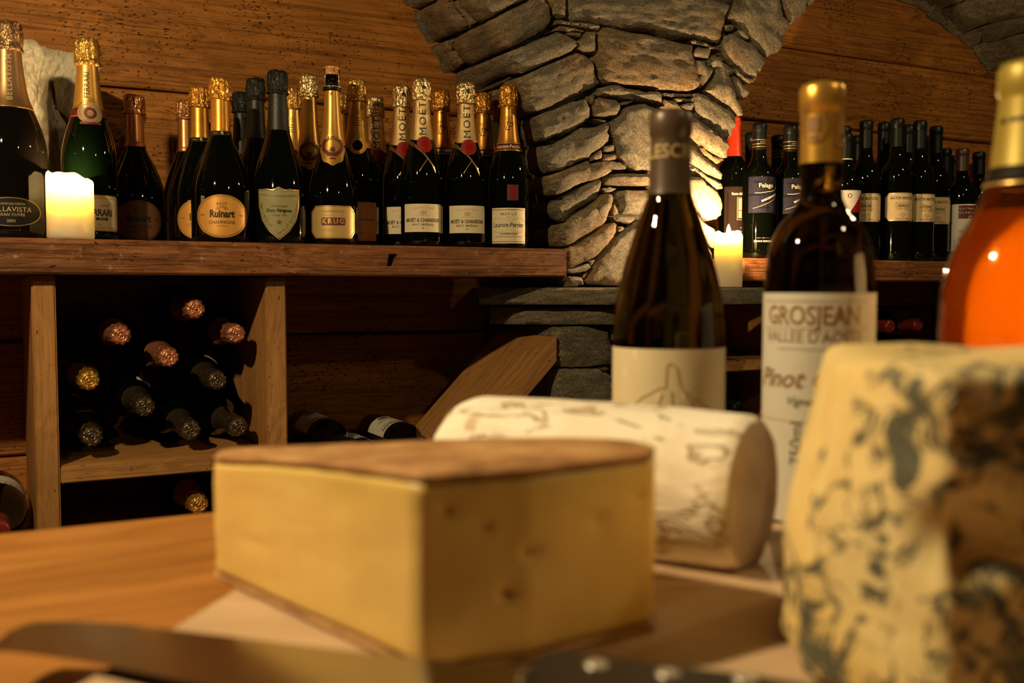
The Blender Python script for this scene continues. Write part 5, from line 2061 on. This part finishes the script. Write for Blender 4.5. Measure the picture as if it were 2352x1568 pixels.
ve, fe = [], []
for q in range(7):
    s_ = 1 - q / 6.5
    for j in range(seg):
        x_, y_, z_ = vs[j]
        ve.append((x_ * s_, y_ * s_, -.0045 * (1 - s_ ** 3) + .0012 * noise.noise(Vector((x_ * s_ * 60, y_ * s_ * 60, 2)))))
for q in range(6):
    for j in range(seg):
        j2 = (j + 1) % seg
        fe.append((q * seg + j, q * seg + j2, (q + 1) * seg + j2, (q + 1) * seg + j))
fe.append(tuple(6 * seg + j for j in range(seg)))
o = mesh_obj('cut_face', ve, fe, le.m, log)
bm = bmesh.new(); bm.from_mesh(o.data); bmesh.ops.recalc_face_normals(bm, faces=bm.faces[:]); bm.to_mesh(o.data); bm.free()

# --- blue cheese
bc = NT('blue_cheese_paste')
v = bc.coords(rnd=False)
c = bc.ramp(bc.noise(v, 18, 4), [(.3, (0.78, 0.55, 0.18)), (.7, (0.88, 0.72, 0.36))])
dn = bc.noise(v, 14, 2)
vn = bc.noise(v, 62, 4, .62, 1.6)
sx = bc.n('ShaderNodeSeparateXYZ')
bc.l(v, sx.inputs[0])
# mould denser towards the heart (low and right), extra on right face for shade
grad = bc.math('ADD', bc.math('MULTIPLY', bc.math('SUBTRACT', sx.outputs[0], .34), 1.2), bc.math('MULTIPLY', bc.math('ADD', sx.outputs[2], .075), -1.2))
grad = bc.n('ShaderNodeClamp', i_Min=-.13, i_Max=.11)
gsrc = bc.math('ADD', bc.math('MULTIPLY', bc.math('SUBTRACT', .262, sx.outputs[1]), 1.9), bc.math('MULTIPLY', bc.math('ADD', sx.outputs[2], .075), -1.9))
bc.l(gsrc, grad.inputs[0])
mv = bc.math('ADD', bc.math('ADD', vn, bc.math('MULTIPLY', bc.math('SUBTRACT', dn, .5), .75)), grad.outputs[0])
mould = bc.ramp(mv, [(.53, 0.0), (.60, .94)])
c = bc.mix(mould, c, (0.060, 0.072, 0.058))
bc.set(Base_Color=c, Roughness=.5, Subsurface_Weight=.15, Subsurface_Scale=.008)
bc.bump(bc.math('SUBTRACT', bc.noise(v, 35, 4), bc.math('MULTIPLY', mould, .7)), .6, .003)
br = NT('blue_cheese_rind')
v = br.coords(rnd=False)
c = br.ramp(br.noise(v, 22, 4), [(.3, (0.42, 0.24, 0.07)), (.7, (0.62, 0.42, 0.16))])
br.set(Base_Color=c, Roughness=.65)
br.bump(br.noise(v, 45, 4), .4, .002)
blue = thing('blue_cheese', 'tall block of blue veined cheese standing nearest the camera', 'cheese', (0, 0, 0))
plang = [c2w(.140, .505), c2w(.127, .460), c2w(.1165, .420), c2w(.114, .386), c2w(.1480, .336), c2w(.205, .345), c2w(.275, .358), c2w(.335, .388), c2w(.320, .425), c2w(.250, .462), c2w(.185, .490)]


def gtop(x, y):
    return -.0275 - .010 * smooth((.47 - (x * -sin(-YAW) * 0 + (x * sin(YAW) + y * cos(YAW)))) / -.10) * 0 + .0015 * noise.noise(Vector((x * 30, y * 30, 0)))


def cc(X, Y, Z):
    q = c2w(X, Y)
    return Vector((q[0], q[1], Z))


gp = [(cc(.155, .337, -.086), .023, .014), (cc(.200, .330, -.080), .016, .007), (cc(.131, .455, -.083), .006, .005)]
cheese_block('paste', plang, BZ + .0006, gtop, bc.m, blue, taper=.020, rnd=.007, nz=44, nsub=14, disp=.0028, dscale=26, seed=9, belly=.003, pits=gp, cap_rings=7)

# ================================================================== KNIFE
st = NT('blade_steel')
v = st.coords(rnd=False)
st.set(Base_Color=(0.48, 0.46, 0.42), Metallic=1.0, Roughness=st.ramp(st.noise(v, 30, 4), [(.3, .13), (.7, .22)]))
hd = plain('black_handle', (0.018, 0.017, 0.015), 0.35)
rv = plain('rivet_metal', (0.75, 0.70, 0.60), 0.3, 0.6)
knife = thing('knife', 'kitchen knife with broad steel blade and black riveted handle, in front of the yellow wedge', 'knife', (0, 0, 0))


def kz(px):
    return -.150 + .0125 * smooth((px + 20) / 1300.0)


top = [(-15, 1484), (8, 1462), (35, 1445), (77, 1432), (170, 1431), (276, 1436), (550, 1468), (820, 1501), (1020, 1519), (1225, 1538)]
bot = [(-10, 1494), (60, 1500), (182, 1516), (453, 1566), (700, 1612), (1180, 1700)]


def lerp_poly(pl_, x):
    for (x0, y0), (x1, y1) in zip(pl_, pl_[1:]):
        if x <= x1:
            return y0 + (y1 - y0) * (x - x0) / (x1 - x0)
    return pl_[-1][1]


vs, fs = [], []
N = 40
for i in range(N + 1):
    px = -10 + (1190 + 10) * i / N
    pt = on_z(px, lerp_poly(top, px), kz(px))
    pxb = px
    pb = on_z(pxb, lerp_poly(bot, pxb), kz(px) - .0006)
    for j in range(5):
        f = j / 4
        p = pt.lerp(pb, f)
        vs.append((p.x, p.y, p.z + .0008 * (1 - f)))
    for j in range(5):
        f = j / 4
        p = pt.lerp(pb, f)
        vs.append((p.x, p.y, p.z - .0010 * (1 - f) - .0001))
for i in range(N):
    for j in range(4):
        a = i * 10 + j
        fs.append((a, a + 10, a + 11, a + 1))
        fs.append((a + 5, a + 6, a + 16, a + 15))
    fs.append((i * 10, i * 10 + 5, i * 10 + 15, i * 10 + 10))
    fs.append((i * 10 + 4, i * 10 + 14, i * 10 + 19, i * 10 + 9))
fs.append((0, 1, 2, 3, 4, 9, 8, 7, 6, 5))
fs.append(tuple(N * 10 + q for q in (5, 6, 7, 8, 9, 4, 3, 2, 1, 0)))
o = mesh_obj('blade', vs, fs, st.m, knife)
bm = bmesh.new(); bm.from_mesh(o.data); bmesh.ops.recalc_face_normals(bm, faces=bm.faces[:]); bm.to_mesh(o.data); bm.free()
sharp(o, 25)
hz = -.1345
hout = [(1188, 1560), (1205, 1535), (1232, 1506), (1300, 1500), (1370, 1506), (1520, 1528), (1740, 1556), (1950, 1590), (2100, 1640), (2080, 1740), (1900, 1800), (1600, 1760), (1400, 1700), (1250, 1690), (1180, 1690)]
hp_ = [on_z(x, y, hz) for x, y in [(a_, b_ - 14) for a_, b_ in hout]]
plan = [(p.x, p.y) for p in hp_][::-1]
ar = sum(plan[i][0] * plan[(i + 1) % len(plan)][1] - plan[(i + 1) % len(plan)][0] * plan[i][1] for i in range(len(plan)))
if ar < 0:
    plan = plan[::-1]
prism('handle', plan, hz - .0202, hz, hd, knife, bev=.004, jag=0, nsub=5)
for x, y in ((1370, 1524), (1535, 1545), (1712, 1558)):
    p = on_z(x, y, hz + .0004)
    r_ = lathe('rivet', [(-.003, .0042), (0.0002, .0042), (.0006, .0036), (.0008, .001)], rv, knife, 20)
    r_.location = (p.x, p.y, hz + .0002)
bpy.context.view_layer.update()
